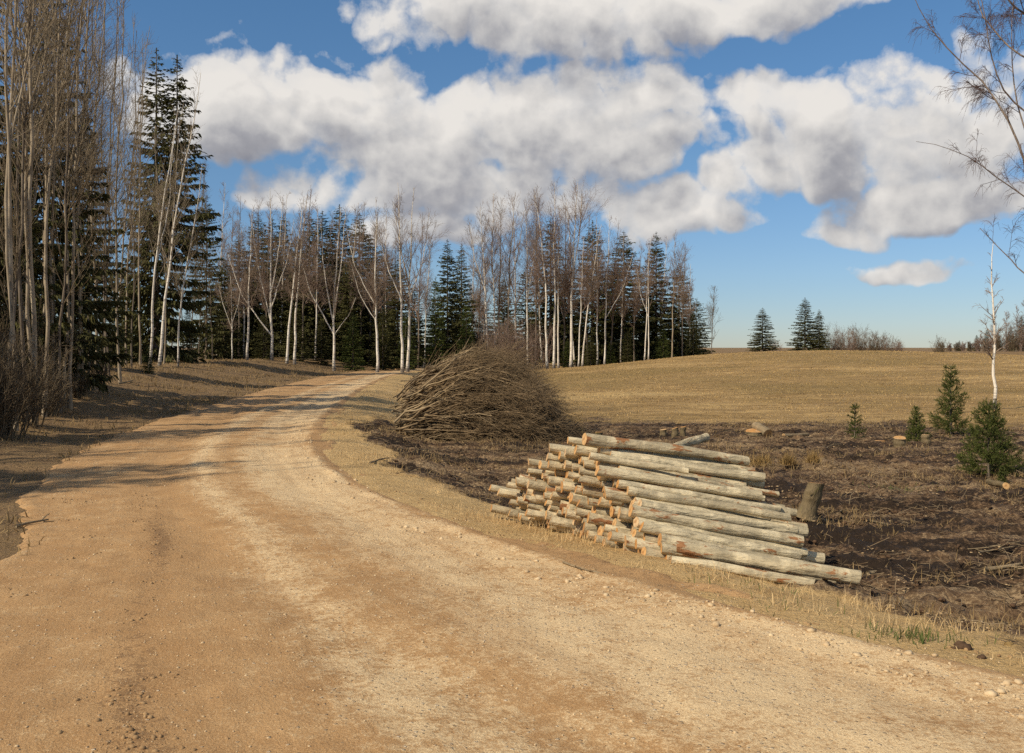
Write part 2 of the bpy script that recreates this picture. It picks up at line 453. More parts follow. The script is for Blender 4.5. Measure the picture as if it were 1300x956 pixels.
def limb(points, r0, r1, n=12, rg=None, wob=0.0):
    P = np.asarray(points, float)
    seg = np.r_[0, np.cumsum(np.linalg.norm(np.diff(P, axis=0), axis=1))]
    s = np.linspace(0, seg[-1], n)
    Q = np.stack([np.interp(s, seg, P[:, j]) for j in range(3)], 1)
    for _ in range(2):
        Q[1:-1] = 0.25 * Q[:-2] + 0.5 * Q[1:-1] + 0.25 * Q[2:]
    if wob and rg is not None:
        Q[1:] += np.cumsum(rg.normal(size=(n - 1, 3)) * wob, 0) * np.array([1, 1, 0.2])
    return Q, r0 + (r1 - r0) * np.linspace(0, 1, n) ** 0.9

def bare_tree(name, base, H, r0, label, cat='tree', group=None, lean=(0, 0), start=0.35, forks=None, bark='birch', twig='twig_birch',
              n1=42, n2=260, n3=1100, seed=0, spread=0.22, ang=(28, 55), droop=(-0.1, 0.2), tipdroop=(-0.6, 0.1), tipr=0.004, limbs=None, wob=0.06):
    rg = np.random.default_rng(seed)
    root = empty(name, tuple(base))
    tag(root, label, cat, group)
    if limbs is None:
        tr = limb([(0, 0, -0.15), (lean[0] * 0.22, lean[1] * 0.3, H * 0.4), (lean[0] * 0.6, lean[1] * 0.7, H * 0.72), (lean[0], lean[1], H)], r0, 0.012, 14, rg, wob * H / 20)
        Ls = [tr]
        for f in (forks or []):            # (height fraction, dx, dy, top fraction, radius factor)
            k = int(np.clip(f[0] * 13, 1, 11)); p0 = tr[0][k]
            top = np.array([p0[0] + f[1] * 0.6, p0[1] + f[2], H * f[3]])
            mid = p0 * 0.5 + top * 0.5 + np.array([f[1] * 0.12, f[2] * 0.12, 0.0])
            Ls.append(limb([p0, mid, top], r0 * f[4] * 0.62, 0.012, 14, rg, wob * H / 30))
    else:
        Ls = limbs
    P0 = np.stack([l[0] for l in Ls]); R0 = np.stack([l[1] for l in Ls])
    # root flare
    if limbs is None:
        R0[0, 0] *= 1.35
    V, q = tubes(P0, R0, 8)
    mesh_obj('trunk', V, [q], M[bark], root)
    sp = spread * H
    l1 = lambda t, i, r: sp * (1.05 - np.clip((t - start) / (1.001 - start), 0, 1) * 0.8) * r.uniform(0.55, 1.15, len(t))
    P1, R1 = sprout(P0, R0, n1, (start, 0.97), l1, ang, droop, 7, 0.5, tipr * 1.2, rg, 0.009, r0 * 0.36)
    len1 = np.linalg.norm(P1[:, -1] - P1[:, 0], axis=1)
    P2, R2 = sprout(P1, R1, n2, (0.15, 0.98), lambda t, i, r: len1[i] * r.uniform(0.22, 0.55, len(t)) * (1.1 - 0.5 * t), (25, 55), (droop[0] - 0.15, droop[1]), 5, 0.6, tipr, rg, 0.016)
    len2 = np.linalg.norm(P2[:, -1] - P2[:, 0], axis=1)
    P3, R3 = sprout(P2, R2, n3, (0.1, 1.0), lambda t, i, r: np.maximum(len2[i] * r.uniform(0.35, 0.8, len(t)), 0.012 * H), (15, 55), tipdroop, 4, 0.7, tipr * 0.62, rg, 0.025)
    V, Fs = join([tubes(P1, R1, 4), tubes(P2, R2, 3), tubes(P3, R3, 3)])
    mesh_obj('crown', V, Fs, M[twig], root)
    return root

def sprays(P, D, L, W, N):
    """bent leaf strips: P start, D direction, L length, W width, N side vector -> 2 quads each (kite)"""
    n = len(P)
    S = np.cross(D, N); S /= np.linalg.norm(S, axis=1)[:, None] + 1e-9
    mid = P + D * (L * 0.45)[:, None]
    tip = P + D * L[:, None] + np.array([0, 0, -1.0]) * (L * 0.18)[:, None]
    V = np.stack([P, mid + S * (W / 2)[:, None], tip, mid - S * (W / 2)[:, None], mid + N * (W * 0.25)[:, None]], 1).reshape(-1, 3)
    b = np.arange(n)[:, None] * 5
    tri = np.concatenate([b + np.array([[0, 1, 4]]), b + np.array([[1, 2, 4]]), b + np.array([[2, 3, 4]]), b + np.array([[3, 0, 4]])])
    return V, tri

def spruce_meshes(seed, H=20.0, W=3.0, gap=0.36, shape=0.8, sag=0.35, bare=0.04, ragged=0.3, dens=1.0, twin=False):
    rg = np.random.default_rng(seed)
    branchP, branchR, sp = [], [], []
    axes = [(0, 0, 0, H)] if not twin else [(-0.45, 0, 0, H), (0.75, 0.3, H * 0.35, H * 0.985)]
    trunk = []
    for (ax, ay, z0, HH) in axes:
        trunk.append(limb([(ax if z0 == 0 else 0, ay, z0 - (0.2 if z0 == 0 else 0)), (ax, ay, (HH + z0) / 2), (ax, ay, HH)], 0.012 * H * (1 if z0 == 0 else 0.6), 0.02, 10))
        z = max(bare * H, z0 + 0.5)
        while z < HH - 0.15:
            rel = (z) / HH
            lay = rg.uniform(0.75, 1.12)
            Lm = W * (1 - rel) ** shape * lay + 0.30 * min(1.0, (1 - rel) * 12)
            if rel < 0.15: Lm *= 0.65 + rel * 2.3
            if twin: Lm *= 0.85 if rel < 0.5 else 0.75
            nb = int(rg.integers(6, 11)) if Lm > 0.5 else 6
            ph = rg.uniform(0, 6.28)
            for b in range(nb):
                a = ph + b * 2 * np.pi / nb + rg.normal(0, 0.25)
                L = Lm * rg.uniform(1 - ragged * 1.4, 1 + ragged * 0.5)
                if L < 0.1: continue
                s = np.linspace(0, 1, 6)
                sg = sag * rg.uniform(0.3, 1.8) * (1 - rel * 0.9)
                up0 = 0.25 * rel
                zz = z + rg.uniform(-1, 1) * gap * 0.9 + L * (up0 * s - sg * s * (1.35 - 0.75 * s))
                B = np.stack([ax + np.cos(a) * L * s, ay + np.sin(a) * L * s, zz], 1)
                branchP.append(B); branchR.append(np.linspace(0.012 * L + 0.008, 0.004, 6))
                m = max(4, int(L / 0.105 * dens))
                t = rg.uniform(0.12, 1.0, m * 2) ** 0.85
                f = t * 5; k = np.minimum(f.astype(int), 4); w = (f - k)[:, None]
                p = B[k] * (1 - w) + B[k + 1] * w
                d = B[k + 1] - B[k]; d /= np.linalg.norm(d, axis=1)[:, None]
                side = np.stack([-np.sin(a) * np.ones(len(t)), np.cos(a) * np.ones(len(t)), np.zeros(len(t))], 1) * rg.choice([-1, 1], len(t))[:, None]
                dd = d * rg.uniform(0.5, 1.0, len(t))[:, None] + side * rg.uniform(0.15, 0.8, len(t))[:, None]
                dd[:, 2] -= rg.uniform(0.1, 1.5, len(t)) * (1 - 0.6 * rel)
                dd /= np.linalg.norm(dd, axis=1)[:, None]
                ln = rg.uniform(0.20, 0.58, len(t)) * (0.55 + 0.45 * (1 - rel)) * min(1.0, 0.5 + L / 2.5)
                sp.append((p, dd, ln))
            z += gap * rg.uniform(0.7, 1.3) * (1.0 if rel < 0.8 else 0.7)
        p = np.array([(ax, ay, HH - 0.4), (ax, ay, HH - 0.2), (ax, ay, HH - 0.05)])
        sp.append((p, np.tile([0, 0, 1.0], (3, 1)), np.array([0.4, 0.35, 0.3])))
    P = np.concatenate([a for a, _, _ in sp]); D = np.concatenate([a for _, a, _ in sp]); Ln = np.concatenate([a for _, _, a in sp])
    N = np.random.default_rng(seed + 1).normal(size=P.shape); N[:, 2] += 0.35
    N -= (N * D).sum(1)[:, None] * D; N /= np.linalg.norm(N, axis=1)[:, None]
    SV = sprays(P, D, Ln, Ln * rg.uniform(0.26, 0.55, len(Ln)), N)
    BV = tubes(np.stack(branchP), np.stack(branchR), 3)
    V, Fs = join([SV, BV])
    tv, tq = tubes(np.stack([t[0] for t in trunk]), np.stack([t[1] for t in trunk]), 7)
    return (V, Fs), (tv, [tq])

SPR = {}
def spruce(kind, base, H, label, group=None, wx=1.0, rz=None, mat='spruce', name='spruce_tree'):
    (V, Fs), (tv, tq) = SPR[kind]['geo']
    key = (kind, mat)
    if key not in SPR[kind]['src']:
        root = empty(name, (0, 0, 0))
        mesh_obj('trunk', tv, tq, M['alder'], root)
        mesh_obj('crown', V, Fs, M[mat], root, smooth=False)
        SPR[kind]['src'][key] = root
        o = root
    else:
        o = copy_tree(SPR[kind]['src'][key])
    for key_ in ('group',):
        if key_ in o: del o[key_]
    o.name = name
    s = H / SPR[kind]['H']
    wx = wx * rng.uniform(0.88, 1.18)
    o.location = tuple(base)
    o.scale = (s * wx * rng.uniform(0.92, 1.08), s * wx, s)
    o.rotation_euler = (0, 0, rng.uniform(0, 6.28) if rz is None else rz)
    tag(o, label, 'spruce tree' if 'tree' in name else 'young spruce', group)
    return o

def shrub(base, H, label, n=26, seed=0, mat='shrub', group=None, width=0.5, name='bare_shrub', tipr=0.004):
    rg = np.random.default_rng(seed)
    root = empty(name, tuple(base)); tag(root, label, 'shrub', group)
    Ls = []
    for i in range(n):
        a = rg.uniform(0, 6.28); q = rg.uniform(0.1, 1) * width * H; h = H * rg.uniform(0.55, 1.0)
        b = np.array([math.cos(a) * q * 0.45, math.sin(a) * q * 0.45, -0.05])
        Ls.append(limb([b, (math.cos(a) * q * 0.7, math.sin(a) * q * 0.7, h * 0.5), (math.cos(a) * q, math.sin(a) * q, h)], 0.008 * H ** 0.7 + 0.004, tipr, 7, rg, 0.02 * H))
    P0 = np.stack([l[0] for l in Ls]); R0 = np.stack([l[1] for l in Ls])
    V, q_ = tubes(P0, R0, 4)
    mesh_obj('stems', V, [q_], M[mat], root)
    P1, R1 = sprout(P0, R0, n * 10, (0.12, 0.97), lambda t, i, r: H * r.uniform(0.12, 0.32, len(t)) * (1.2 - 0.6 * t), (20, 55), (0, 0.25), 5, 0.7, tipr, rg, 0.03)
    P2, R2 = sprout(P1, R1, n * 34, (0.2, 1.0), lambda t, i, r: H * r.uniform(0.05, 0.14, len(t)), (20, 55), (-0.2, 0.2), 3, 0.8, tipr * 0.8, rg, 0.03)
    V, Fs = join([tubes(P1, R1, 3), tubes(P2, R2, 3)])
    mesh_obj('twigs', V, Fs, M[mat], root)
    return root

def blades(P, H, W, rg, lean=0.5, flat=None):
    n = len(P)
    a = rg.uniform(0, 6.28, n); la = rg.uniform(0, 6.28, n)
    ln = np.abs(rg.normal(0, lean, n)) if flat is None else flat
    s = np.stack([np.cos(a), np.sin(a), np.zeros(n)], 1) * (W / 2)[:, None]
    dirv = np.stack([np.cos(la) * np.sin(ln), np.sin(la) * np.sin(ln), np.cos(ln)], 1)
    dir2 = np.stack([np.cos(la) * np.sin(ln * 1.8), np.sin(la) * np.sin(ln * 1.8), np.cos(np.minimum(ln * 1.8, 1.62))], 1)
    mid = P + dirv * (H * 0.55)[:, None]
    tip = mid + dir2 * (H * 0.45)[:, None]
    V = np.stack([P - s, P + s, mid + s * 0.8, mid - s * 0.8, tip], 1).reshape(-1, 3)
    b = np.arange(n)[:, None] * 5
    return V, [b + np.array([[0, 1, 2, 3]]), b + np.array([[3, 2, 4]])]

_ico = None
def pebbles(P, S, rg, squash=(0.45, 0.8)):
    n = len(P)
    t = (1 + 5 ** 0.5) / 2
    v = np.array([(-1, t, 0), (1, t, 0), (-1, -t, 0), (1, -t, 0), (0, -1, t), (0, 1, t), (0, -1, -t), (0, 1, -t), (t, 0, -1), (t, 0, 1), (-t, 0, -1), (-t, 0, 1)], float)
    v /= np.linalg.norm(v[0])
    f = np.array([(0, 11, 5), (0, 5, 1), (0, 1, 7), (0, 7, 10), (0, 10, 11), (1, 5, 9), (5, 11, 4), (11, 10, 2), (10, 7, 6), (7, 1, 8), (3, 9, 4), (3, 4, 2), (3, 2, 6), (3, 6, 8), (3, 8, 9), (4, 9, 5), (2, 4, 11), (6, 2, 10), (8, 6, 7), (9, 8, 1)])
    sc = np.stack([rg.uniform(0.7, 1.3, n), rg.uniform(0.6, 1.1, n), rg.uniform(squash[0], squash[1], n)], 1)
    V = v[None] * (1 + rg.normal(0, 0.16, (n, 12, 1))) * sc[:, None, :]
    a = rg.uniform(0, 6.28, n); c, s = np.cos(a)[:, None], np.sin(a)[:, None]
    V = np.stack([V[..., 0] * c - V[..., 1] * s, V[..., 0] * s + V[..., 1] * c, V[..., 2]], -1) * S[:, None, None]
    V += P[:, None, :]
    return V.reshape(-1, 3), [(np.arange(n)[:, None, None] * 12 + f[None]).reshape(-1, 3)]

# ------------------------------------------------------------------ setting
def soil_mask(X, Y, D):
    n = fbm(X * 0.35, Y * 0.35, 4, 11)
    m = ss(0.75, 1.7, D + 1.3 * n) * (1 - ss(27, 36, Y + 7 * n + 0.12 * np.maximum(0, 8 - X)))
    return m
def forest_mask(X, Y, D, W):
    n = fbm(X * 0.4, Y * 0.4, 4, 23)
    return ss(-0.2, 0.7, -D - W + 0.35 + 0.4 * n)

def build_ground():
    def lines(*seg):
        out = []
        for a, b, st in seg: out.append(np.arange(a, b, st))
        return np.concatenate(out)
    ys = lines((-60, -4, 4), (-4, 4, 0.5), (4, 16, 0.08), (16, 30, 0.13), (30, 60, 0.4), (60, 130, 1.0), (130, 300, 6), (300, 901, 60))
    xs = lines((-600, -100, 50), (-100, -40, 4), (-40, -16, 0.6), (-16, -5, 0.2), (-5, 9, 0.08), (9, 22, 0.18), (22, 60, 0.6), (60, 140, 4), (140, 601, 40))
    X, Y = np.meshgrid(xs, ys)
    z, D, W, S = g(X, Y, True)
    soil = soil_mask(X, Y, D); forest = forest_mask(X, Y, D, W)
    out = np.maximum(ss(0.0, 0.9, D), ss(0.0, 0.9, -D - W))
    near = 1 - ss(60, 140, Y)
    bump = 0.10 * fbm(X * 0.5, Y * 0.5, 3, 3) * near + 0.03 * fbm(X * 3, Y * 3, 3, 4)
    ridg = 0.10 - np.abs(fbm(X * 0.9, Y * 1.7, 4, 6)) * 0.30
    clod = 0.17 * np.abs(fbm(X * 4.6, Y * 4.6, 4, 5))
    bump = bump + soil * (ridg * 0.9 + clod) + forest * 0.07 * fbm(X * 2.2, Y * 2.2, 4, 8)
    inside = ss(0.05, 0.5, -D) * ss(0.05, 0.5, D + W)
    z = z + bump * out - 0.12 * inside
    V = np.stack([X, Y, z], -1).reshape(-1, 3)
    ny, nx = X.shape
    i = np.arange(ny * nx).reshape(ny, nx)
    q = np.stack([i[:-1, :-1], i[:-1, 1:], i[1:, 1:], i[1:, :-1]], -1).reshape(-1, 4)
    o = mesh_obj('ground', V, [q], M['ground'], attrs={'soil': soil.ravel(), 'forest': forest.ravel(), 'field': ss(2.5, 6, D).ravel()})
    tag(o, 'dry field, churned soil and forest edge around the dirt road', 'ground', kind='structure')

def road_profile(U, S, X, Y):
    """height above the terrain at U metres left of the right edge"""
    z = 0.03 * np.ones_like(U)
    z -= 0.035 * np.exp(-((U - 0.75) / 0.35) ** 2) * ss(-1, 1, fbm(S * 0.1, U * 0.3, 2, 31) + 0.6)
    z -= 0.035 * np.exp(-((U - 2.6) / 0.35) ** 2)
    z += 0.03 * np.exp(-((U - 0.05) / 0.10) ** 2) * (0.4 + fbm(S * 1.4, U, 2, 33))
    z -= 0.06 * np.exp(-((U + 0.28) / 0.16) ** 2) * (0.7 + fbm(S * 0.7, U, 2, 37))
    z += 0.035 * fbm(X * 0.8, Y * 0.8, 2, 35) + 0.014 * fbm(X * 5, Y * 5, 3, 36)
    return z

def build_road():
    i0 = int(np.searchsorted(RS, 4.5))
    yy = RQ[:, 1]
    st = []
    s = RS[i0]
    while s < RS[-1] - 0.5:
        st.append(s)
        yv = np.interp(s, RS, yy)
        s += 0.05 if yv < 14 else (0.1 if yv < 24 else (0.3 if yv < 50 else 0.8))
    st = np.array(st)
    q = np.stack([np.interp(st, RS, RQ[:, 0]), np.interp(st, RS, RQ[:, 1])], 1)
    nr = np.stack([np.interp(st, RS, RN[:, 0]), np.interp(st, RS, RN[:, 1])], 1)
    w = np.interp(st, RS, RWs)
    ext = 0.75
    na = 170
    t = np.linspace(0, 1, na)
    U = -ext + t[None, :] * (w[:, None] + 2 * ext)              # metres left of the right edge
    X = q[:, :1] - nr[:, :1] * U; Y = q[:, 1:] - nr[:, 1:] * U
    S = np.broadcast_to(st[:, None], U.shape)
    sy = lambda yv: float(np.interp(yv, RQ[:, 1], RS))
    fan = 1 + 0.75 * (1 - ss(sy(4.5), sy(12.5), S))
    Uf = U / fan
    base = g(X, Y)
    # the road keeps the terrain's height at its edge, then dips under it with a ragged outline
    rag_r = 0.30 + 0.28 * fbm(X * 1.1, Y * 1.1, 4, 41); rag_l = 0.10 + 0.22 * fbm(X * 0.7, Y * 0.7, 4, 43) + 0.14 * fbm(X * 3.5, Y * 3.5, 3, 48)
    edge = np.maximum(ss(0, 0.35, -U - rag_r), ss(0, 0.35, U - w[:, None] - rag_l))
    ground_b = 0.10 * fbm(X * 0.5, Y * 0.5, 3, 3) * np.maximum(ss(0, 0.9, -U), ss(0, 0.9, U - w[:, None]))
    z = base + ground_b + road_profile(U, S, X, Y) * (1 - edge) - 0.10 * edge
    rel = Uf
    gvU = np.interp(rel, [-0.7, -0.1, 0.1, 0.4, 0.9, 1.25, 1.5, 1.75, 2.0, 2.25, 2.5, 2.95, 3.2, 3.6, 4.2, 6, 12], [0.0, 0.1, 0.8, 0.9, 0.95, 0.75, 0.3, 0.5, 0.8, 0.45, 0.08, 0.1, 0.3, 0.18, 0.3, 0.35, 0.2])
    gravel = np.clip(gvU + 0.35 * fbm(X * 0.6, Y * 0.6, 3, 45), 0, 1)
    rut = 0.62 * np.exp(-((Uf - 2.95 - 0.1 * fbm(S * 0.6, Uf * 0, 2, 63)) / 0.13) ** 2) * (1 - ss(10.5, 12.5, Y)) * np.clip(0.75 + 1.2 * fbm(S * 0.5, Uf * 0.3, 2, 61), 0, 1.3) + 0.5 * np.exp(-((U + 0.3) / 0.2) ** 2) + 0.45 * ss(-0.5, 0.4, U - w[:, None])
    rut = rut + 0.55 * ss(3.6, 5.5, U) * np.maximum(0, fbm(X * 0.7, Y * 0.7, 3, 47) + 0.1)
    V = np.stack([X, Y, z], -1).reshape(-1, 3)
    n, m = U.shape
    i = np.arange(n * m).reshape(n, m)
    f = np.stack([i[:-1, 1:], i[:-1, :-1], i[1:, :-1], i[1:, 1:]], -1).reshape(-1, 4)
    o = mesh_obj('dirt_road', V, [f], M['road'], uv=np.stack([Uf, S], -1).reshape(-1, 2),
                 attrs={'gravel': gravel.ravel(), 'rut': np.clip(rut, 0, 1).ravel()})
    tag(o, 'curving brown gravel road with pale wheel tracks', 'road', kind='structure')

def surf(X, Y):
    """height of the ground sheet as meshed (without the finest bumps)"""
    z, D, W, S = g(X, Y, True)
    out = np.maximum(ss(0.0, 0.9, D), ss(0.0, 0.9, -D - W))
    soil = soil_mask(X, Y, D)
    b = 0.10 * fbm(X * 0.5, Y * 0.5, 3, 3) * (1 - ss(60, 140, Y)) + 0.03 * fbm(X * 3, Y * 3, 3, 4)
    b = b + soil * ((0.10 - np.abs(fbm(X * 0.8, Y * 1.9, 3, 6)) * 0.30) * 0.9 + 0.17 * np.abs(fbm(X * 4.6, Y * 4.6, 4, 5)))
    b = b + forest_mask(X, Y, D, W) * 0.07 * fbm(X * 2.2, Y * 2.2, 4, 8)
    inside = (D < 0) & (-D < W)
    return np.where(inside, z + road_profile(-D, S, X, Y), z + b * out), D, W, soil

def on(px, row):
    """like at(), on the bumpy surface of the soil and grass"""
    p = at(px, row)
    p[2] = float(surf(np.array([p[0]]), np.array([p[1]]))[0][0])
    return p

def build_world():
    w = bpy.data.worlds.new('World'); SC.world = w; w.use_nodes = True
    t = w.node_tree; t.nodes.clear()
    out = t.nodes.new('ShaderNodeOutputWorld'); bg = t.nodes.new('ShaderNodeBackground')
    bg.inputs['Strength'].default_value = SKY_STRENGTH
    sky = t.nodes.new('ShaderNodeTexSky'); sky.sky_type = 'NISHITA'; sky.sun_disc = False
    sky.sun_elevation = SUN_EL; sky.sun_rotation = SUN_ROT
    sky.air_density = 1.0; sky.dust_density = 0.0; sky.ozone_density = 1.6
    # clouds, laid out by azimuth and elevation, in a node group that gives the density at a direction
    gr = bpy.data.node_groups.new('cloud_density', 'ShaderNodeTree')
    gr.interface.new_socket('Vector', in_out='INPUT', socket_type='NodeSocketVector')
    gr.interface.new_socket('Density', in_out='OUTPUT', socket_type='NodeSocketFloat')
    gi = gr.nodes.new('NodeGroupInput'); go = gr.nodes.new('NodeGroupOutput')
    def N(tp, **kw):
        x = gr.nodes.new(tp)
        for k_, v_ in kw.items(): setattr(x, k_, v_)
        return x
    def noise(vec, sc, det, rough=0.55):
        x = N('ShaderNodeTexNoise'); gr.links.new(vec, x.inputs['Vector']); x.inputs['Scale'].default_value = sc; x.inputs['Detail'].default_value = det
        x.inputs['Roughness'].default_value = rough
        return x
    def mth(op, a, b=None, c=None):
        x = N('ShaderNodeMath', operation=op)
        for i, v in enumerate((a, b, c)):
            if v is None: continue
            if hasattr(v, 'links'): gr.links.new(v, x.inputs[i])
            else: x.inputs[i].default_value = v
        return x.outputs[0]
    P = gi.outputs[0]
    wn = noise(P, 7.0, 3)
    sub = N('ShaderNodeVectorMath', operation='SUBTRACT'); gr.links.new(wn.outputs['Color'], sub.inputs[0]); sub.inputs[1].default_value = (0.5, 0.5, 0.5)
    scl = N('ShaderNodeVectorMath', operation='SCALE'); gr.links.new(sub.outputs[0], scl.inputs[0]); scl.inputs['Scale'].default_value = 0.085
    add = N('ShaderNodeVectorMath', operation='ADD'); gr.links.new(P, add.inputs[0]); gr.links.new(scl.outputs[0], add.inputs[1])
    Wp = add.outputs[0]
    best = None
    for cl_ in CLOUDS + FILL_CLOUDS:
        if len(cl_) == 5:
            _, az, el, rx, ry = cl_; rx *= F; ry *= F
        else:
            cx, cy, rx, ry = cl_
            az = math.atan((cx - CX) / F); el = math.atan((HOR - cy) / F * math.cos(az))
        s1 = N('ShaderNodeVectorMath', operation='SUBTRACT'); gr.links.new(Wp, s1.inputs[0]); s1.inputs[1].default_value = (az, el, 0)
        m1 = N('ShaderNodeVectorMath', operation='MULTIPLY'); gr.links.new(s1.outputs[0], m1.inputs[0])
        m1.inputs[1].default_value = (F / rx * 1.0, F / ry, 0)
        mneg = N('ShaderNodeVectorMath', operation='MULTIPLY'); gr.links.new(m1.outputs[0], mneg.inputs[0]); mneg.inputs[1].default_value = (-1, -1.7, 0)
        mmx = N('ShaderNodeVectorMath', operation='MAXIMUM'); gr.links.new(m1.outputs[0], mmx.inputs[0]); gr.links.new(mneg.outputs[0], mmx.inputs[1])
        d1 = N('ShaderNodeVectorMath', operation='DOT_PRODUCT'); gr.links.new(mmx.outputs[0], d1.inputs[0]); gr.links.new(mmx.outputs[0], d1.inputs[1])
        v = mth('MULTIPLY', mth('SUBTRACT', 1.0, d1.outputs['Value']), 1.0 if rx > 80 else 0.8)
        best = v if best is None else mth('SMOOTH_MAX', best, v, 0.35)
    def bil(sc, det): return mth('ABSOLUTE', mth('MULTIPLY_ADD', noise(Wp, sc, det, 0.5).outputs['Fac'], 2.0, -1.0))
    f1 = noise(P, 16.0, 8, 0.62).outputs['Fac']
    dens = mth('ADD', mth('MULTIPLY_ADD', mth('MAXIMUM', best, -2.5), 0.64, 0.11), mth('MULTIPLY', mth('SUBTRACT', f1, 0.5), 1.15))
    dens = mth('ADD', dens, mth('MULTIPLY', mth('SUBTRACT', bil(9.0, 1), 0.22), 0.95))
    dens = mth('ADD', dens, mth('MULTIPLY', mth('SUBTRACT', bil(23.0, 2), 0.22), 0.55))
    gr.links.new(dens, go.inputs[0])
    # direction -> azimuth, elevation
    tc = t.nodes.new('ShaderNodeTexCoord'); sp = t.nodes.new('ShaderNodeSeparateXYZ'); t.links.new(tc.outputs['Generated'], sp.inputs[0])
    def W(op, a, b=None, c=None, clamp=False):
        x = t.nodes.new('ShaderNodeMath'); x.operation = op; x.use_clamp = clamp
        for i, v in enumerate((a, b, c)):
            if v is None: continue
            if hasattr(v, 'links'): t.links.new(v, x.inputs[i])
            else: x.inputs[i].default_value = v
        return x.outputs[0]
    az = W('ARCTAN2', sp.outputs[0], sp.outputs[1]); el = W('ARCSINE', sp.outputs[2])
    cb = t.nodes.new('ShaderNodeCombineXYZ'); t.links.new(az, cb.inputs[0]); t.links.new(el, cb.inputs[1])
    def dens_at(off):
        ad = t.nodes.new('ShaderNodeVectorMath'); ad.operation = 'ADD'; t.links.new(cb.outputs[0], ad.inputs[0]); ad.inputs[1].default_value = off
        gn = t.nodes.new('ShaderNodeGroup'); gn.node_tree = gr; t.links.new(ad.outputs[0], gn.inputs[0])
        return gn.outputs[0]
    d0 = dens_at((0, 0, 0)); d1 = dens_at((-0.016, 0.042, 0)); d2 = dens_at((-0.005, 0.011, 0))
    def ramp(fac, stops):
        x = t.nodes.new('ShaderNodeValToRGB'); t.links.new(fac, x.inputs[0])
        while len(x.color_ramp.elements) < len(stops): x.color_ramp.elements.new(0.5)
        for e, (p, c) in zip(x.color_ramp.elements, stops):
            e.position = p; e.color = (*c, 1) if isinstance(c, tuple) else (c, c, c, 1)
        return x.outputs[0]
    alpha = ramp(d0, [(0.0, 0.0), (0.12, 0.45), (0.26, 0.92), (0.5, 1.0)])
    thick = W('MULTIPLY_ADD', d1, -0.62, 0.87)
    thick = W('ADD', thick, W('MULTIPLY', W('SUBTRACT', d0, d2), 0.36), None, True)
    ccol = ramp(thick, [(0.10, (0.285, 0.29, 0.335)), (0.38, (0.43, 0.43, 0.46)), (0.62, (0.68, 0.665, 0.655)), (0.95, (0.95, 0.91, 0.86))])
    # the sky itself
    hs = t.nodes.new('ShaderNodeHueSaturation'); hs.inputs['Saturation'].default_value = SKY_SAT; hs.inputs['Value'].default_value = SKY_VAL
    hs.inputs['Hue'].default_value = SKY_HUE
    t.links.new(sky.outputs[0], hs.inputs['Color'])
    tint = ramp(el, [(0.0, (0.50, 0.63, 0.98)), (0.06, (0.56, 0.68, 0.94)), (0.18, (0.74, 0.84, 0.96)), (0.40, (0.86, 1.0, 1.06))])
    tm = t.nodes.new('ShaderNodeVectorMath'); tm.operation = 'MULTIPLY'; t.links.new(hs.outputs[0], tm.inputs[0]); t.links.new(tint, tm.inputs[1])
    cm = t.nodes.new('ShaderNodeVectorMath'); cm.operation = 'SCALE'; t.links.new(ccol, cm.inputs[0]); cm.inputs['Scale'].default_value = CLOUD_GAIN / SKY_STRENGTH
    mx = t.nodes.new('ShaderNodeMix'); mx.data_type = 'RGBA'
    t.links.new(alpha, mx.inputs[0]); t.links.new(tm.outputs[0], mx.inputs[6]); t.links.new(cm.outputs[0], mx.inputs[7])
    t.links.new(mx.outputs[2], bg.inputs[0]); t.links.new(bg.outputs[0], out.inputs[0])
    w.cycles.sampling_method = 'MANUAL'; w.cycles.sample_map_resolution = 512

SKY_STRENGTH, SKY_SAT, SKY_VAL, SKY_HUE, CLOUD_GAIN = 0.095, 1.18, 1.0, 0.5, 0.86
SUN_DIR = np.array([-0.80, -0.60, 0.0]); SUN_EL = math.radians(40)
SUN_DIR[:2] /= np.linalg.norm(SUN_DIR[:2])
SUN_ROT = math.atan2(SUN_DIR[0], SUN_DIR[1])
CLOUDS = [(690, 30, 240, 85), (920, 5, 190, 62), (590, 10, 130, 66), (330, 150, 180, 94), (235, 170, 80, 72), (440, 165, 120, 82), (690, 178, 215, 110), (520, 200, 150, 90), (820, 160, 95, 88),
          (600, 258, 200, 64), (860, 282, 110, 48), (905, 240, 46, 40), (1075, 190, 135, 108), (965, 130, 65, 52), (1205, 188, 130, 98), (1215, 268, 180, 38),
          (1145, 334, 80, 20), (365, 250, 70, 36), (540, 300, 85, 32), (1070, 296, 55, 22)]

FILL_CLOUDS = [('f', 1.35, 0.35, 0.5, 0.2), ('f', 2.3, 0.55, 0.6, 0.28), ('f', -1.3, 0.4, 0.5, 0.22), ('f', -2.2, 0.3, 0.5, 0.16), ('f', 3.0, 0.3, 0.5, 0.16), ('f', -3.0, 0.75, 0.8, 0.2), ('f', 0.3, 0.85, 0.8, 0.2), ('f', -1.5, 1.0, 0.9, 0.2), ('f', 1.6, 0.95, 0.7, 0.16)]  # unseen clouds, added behind and overhead to warm the bluish light in shadows

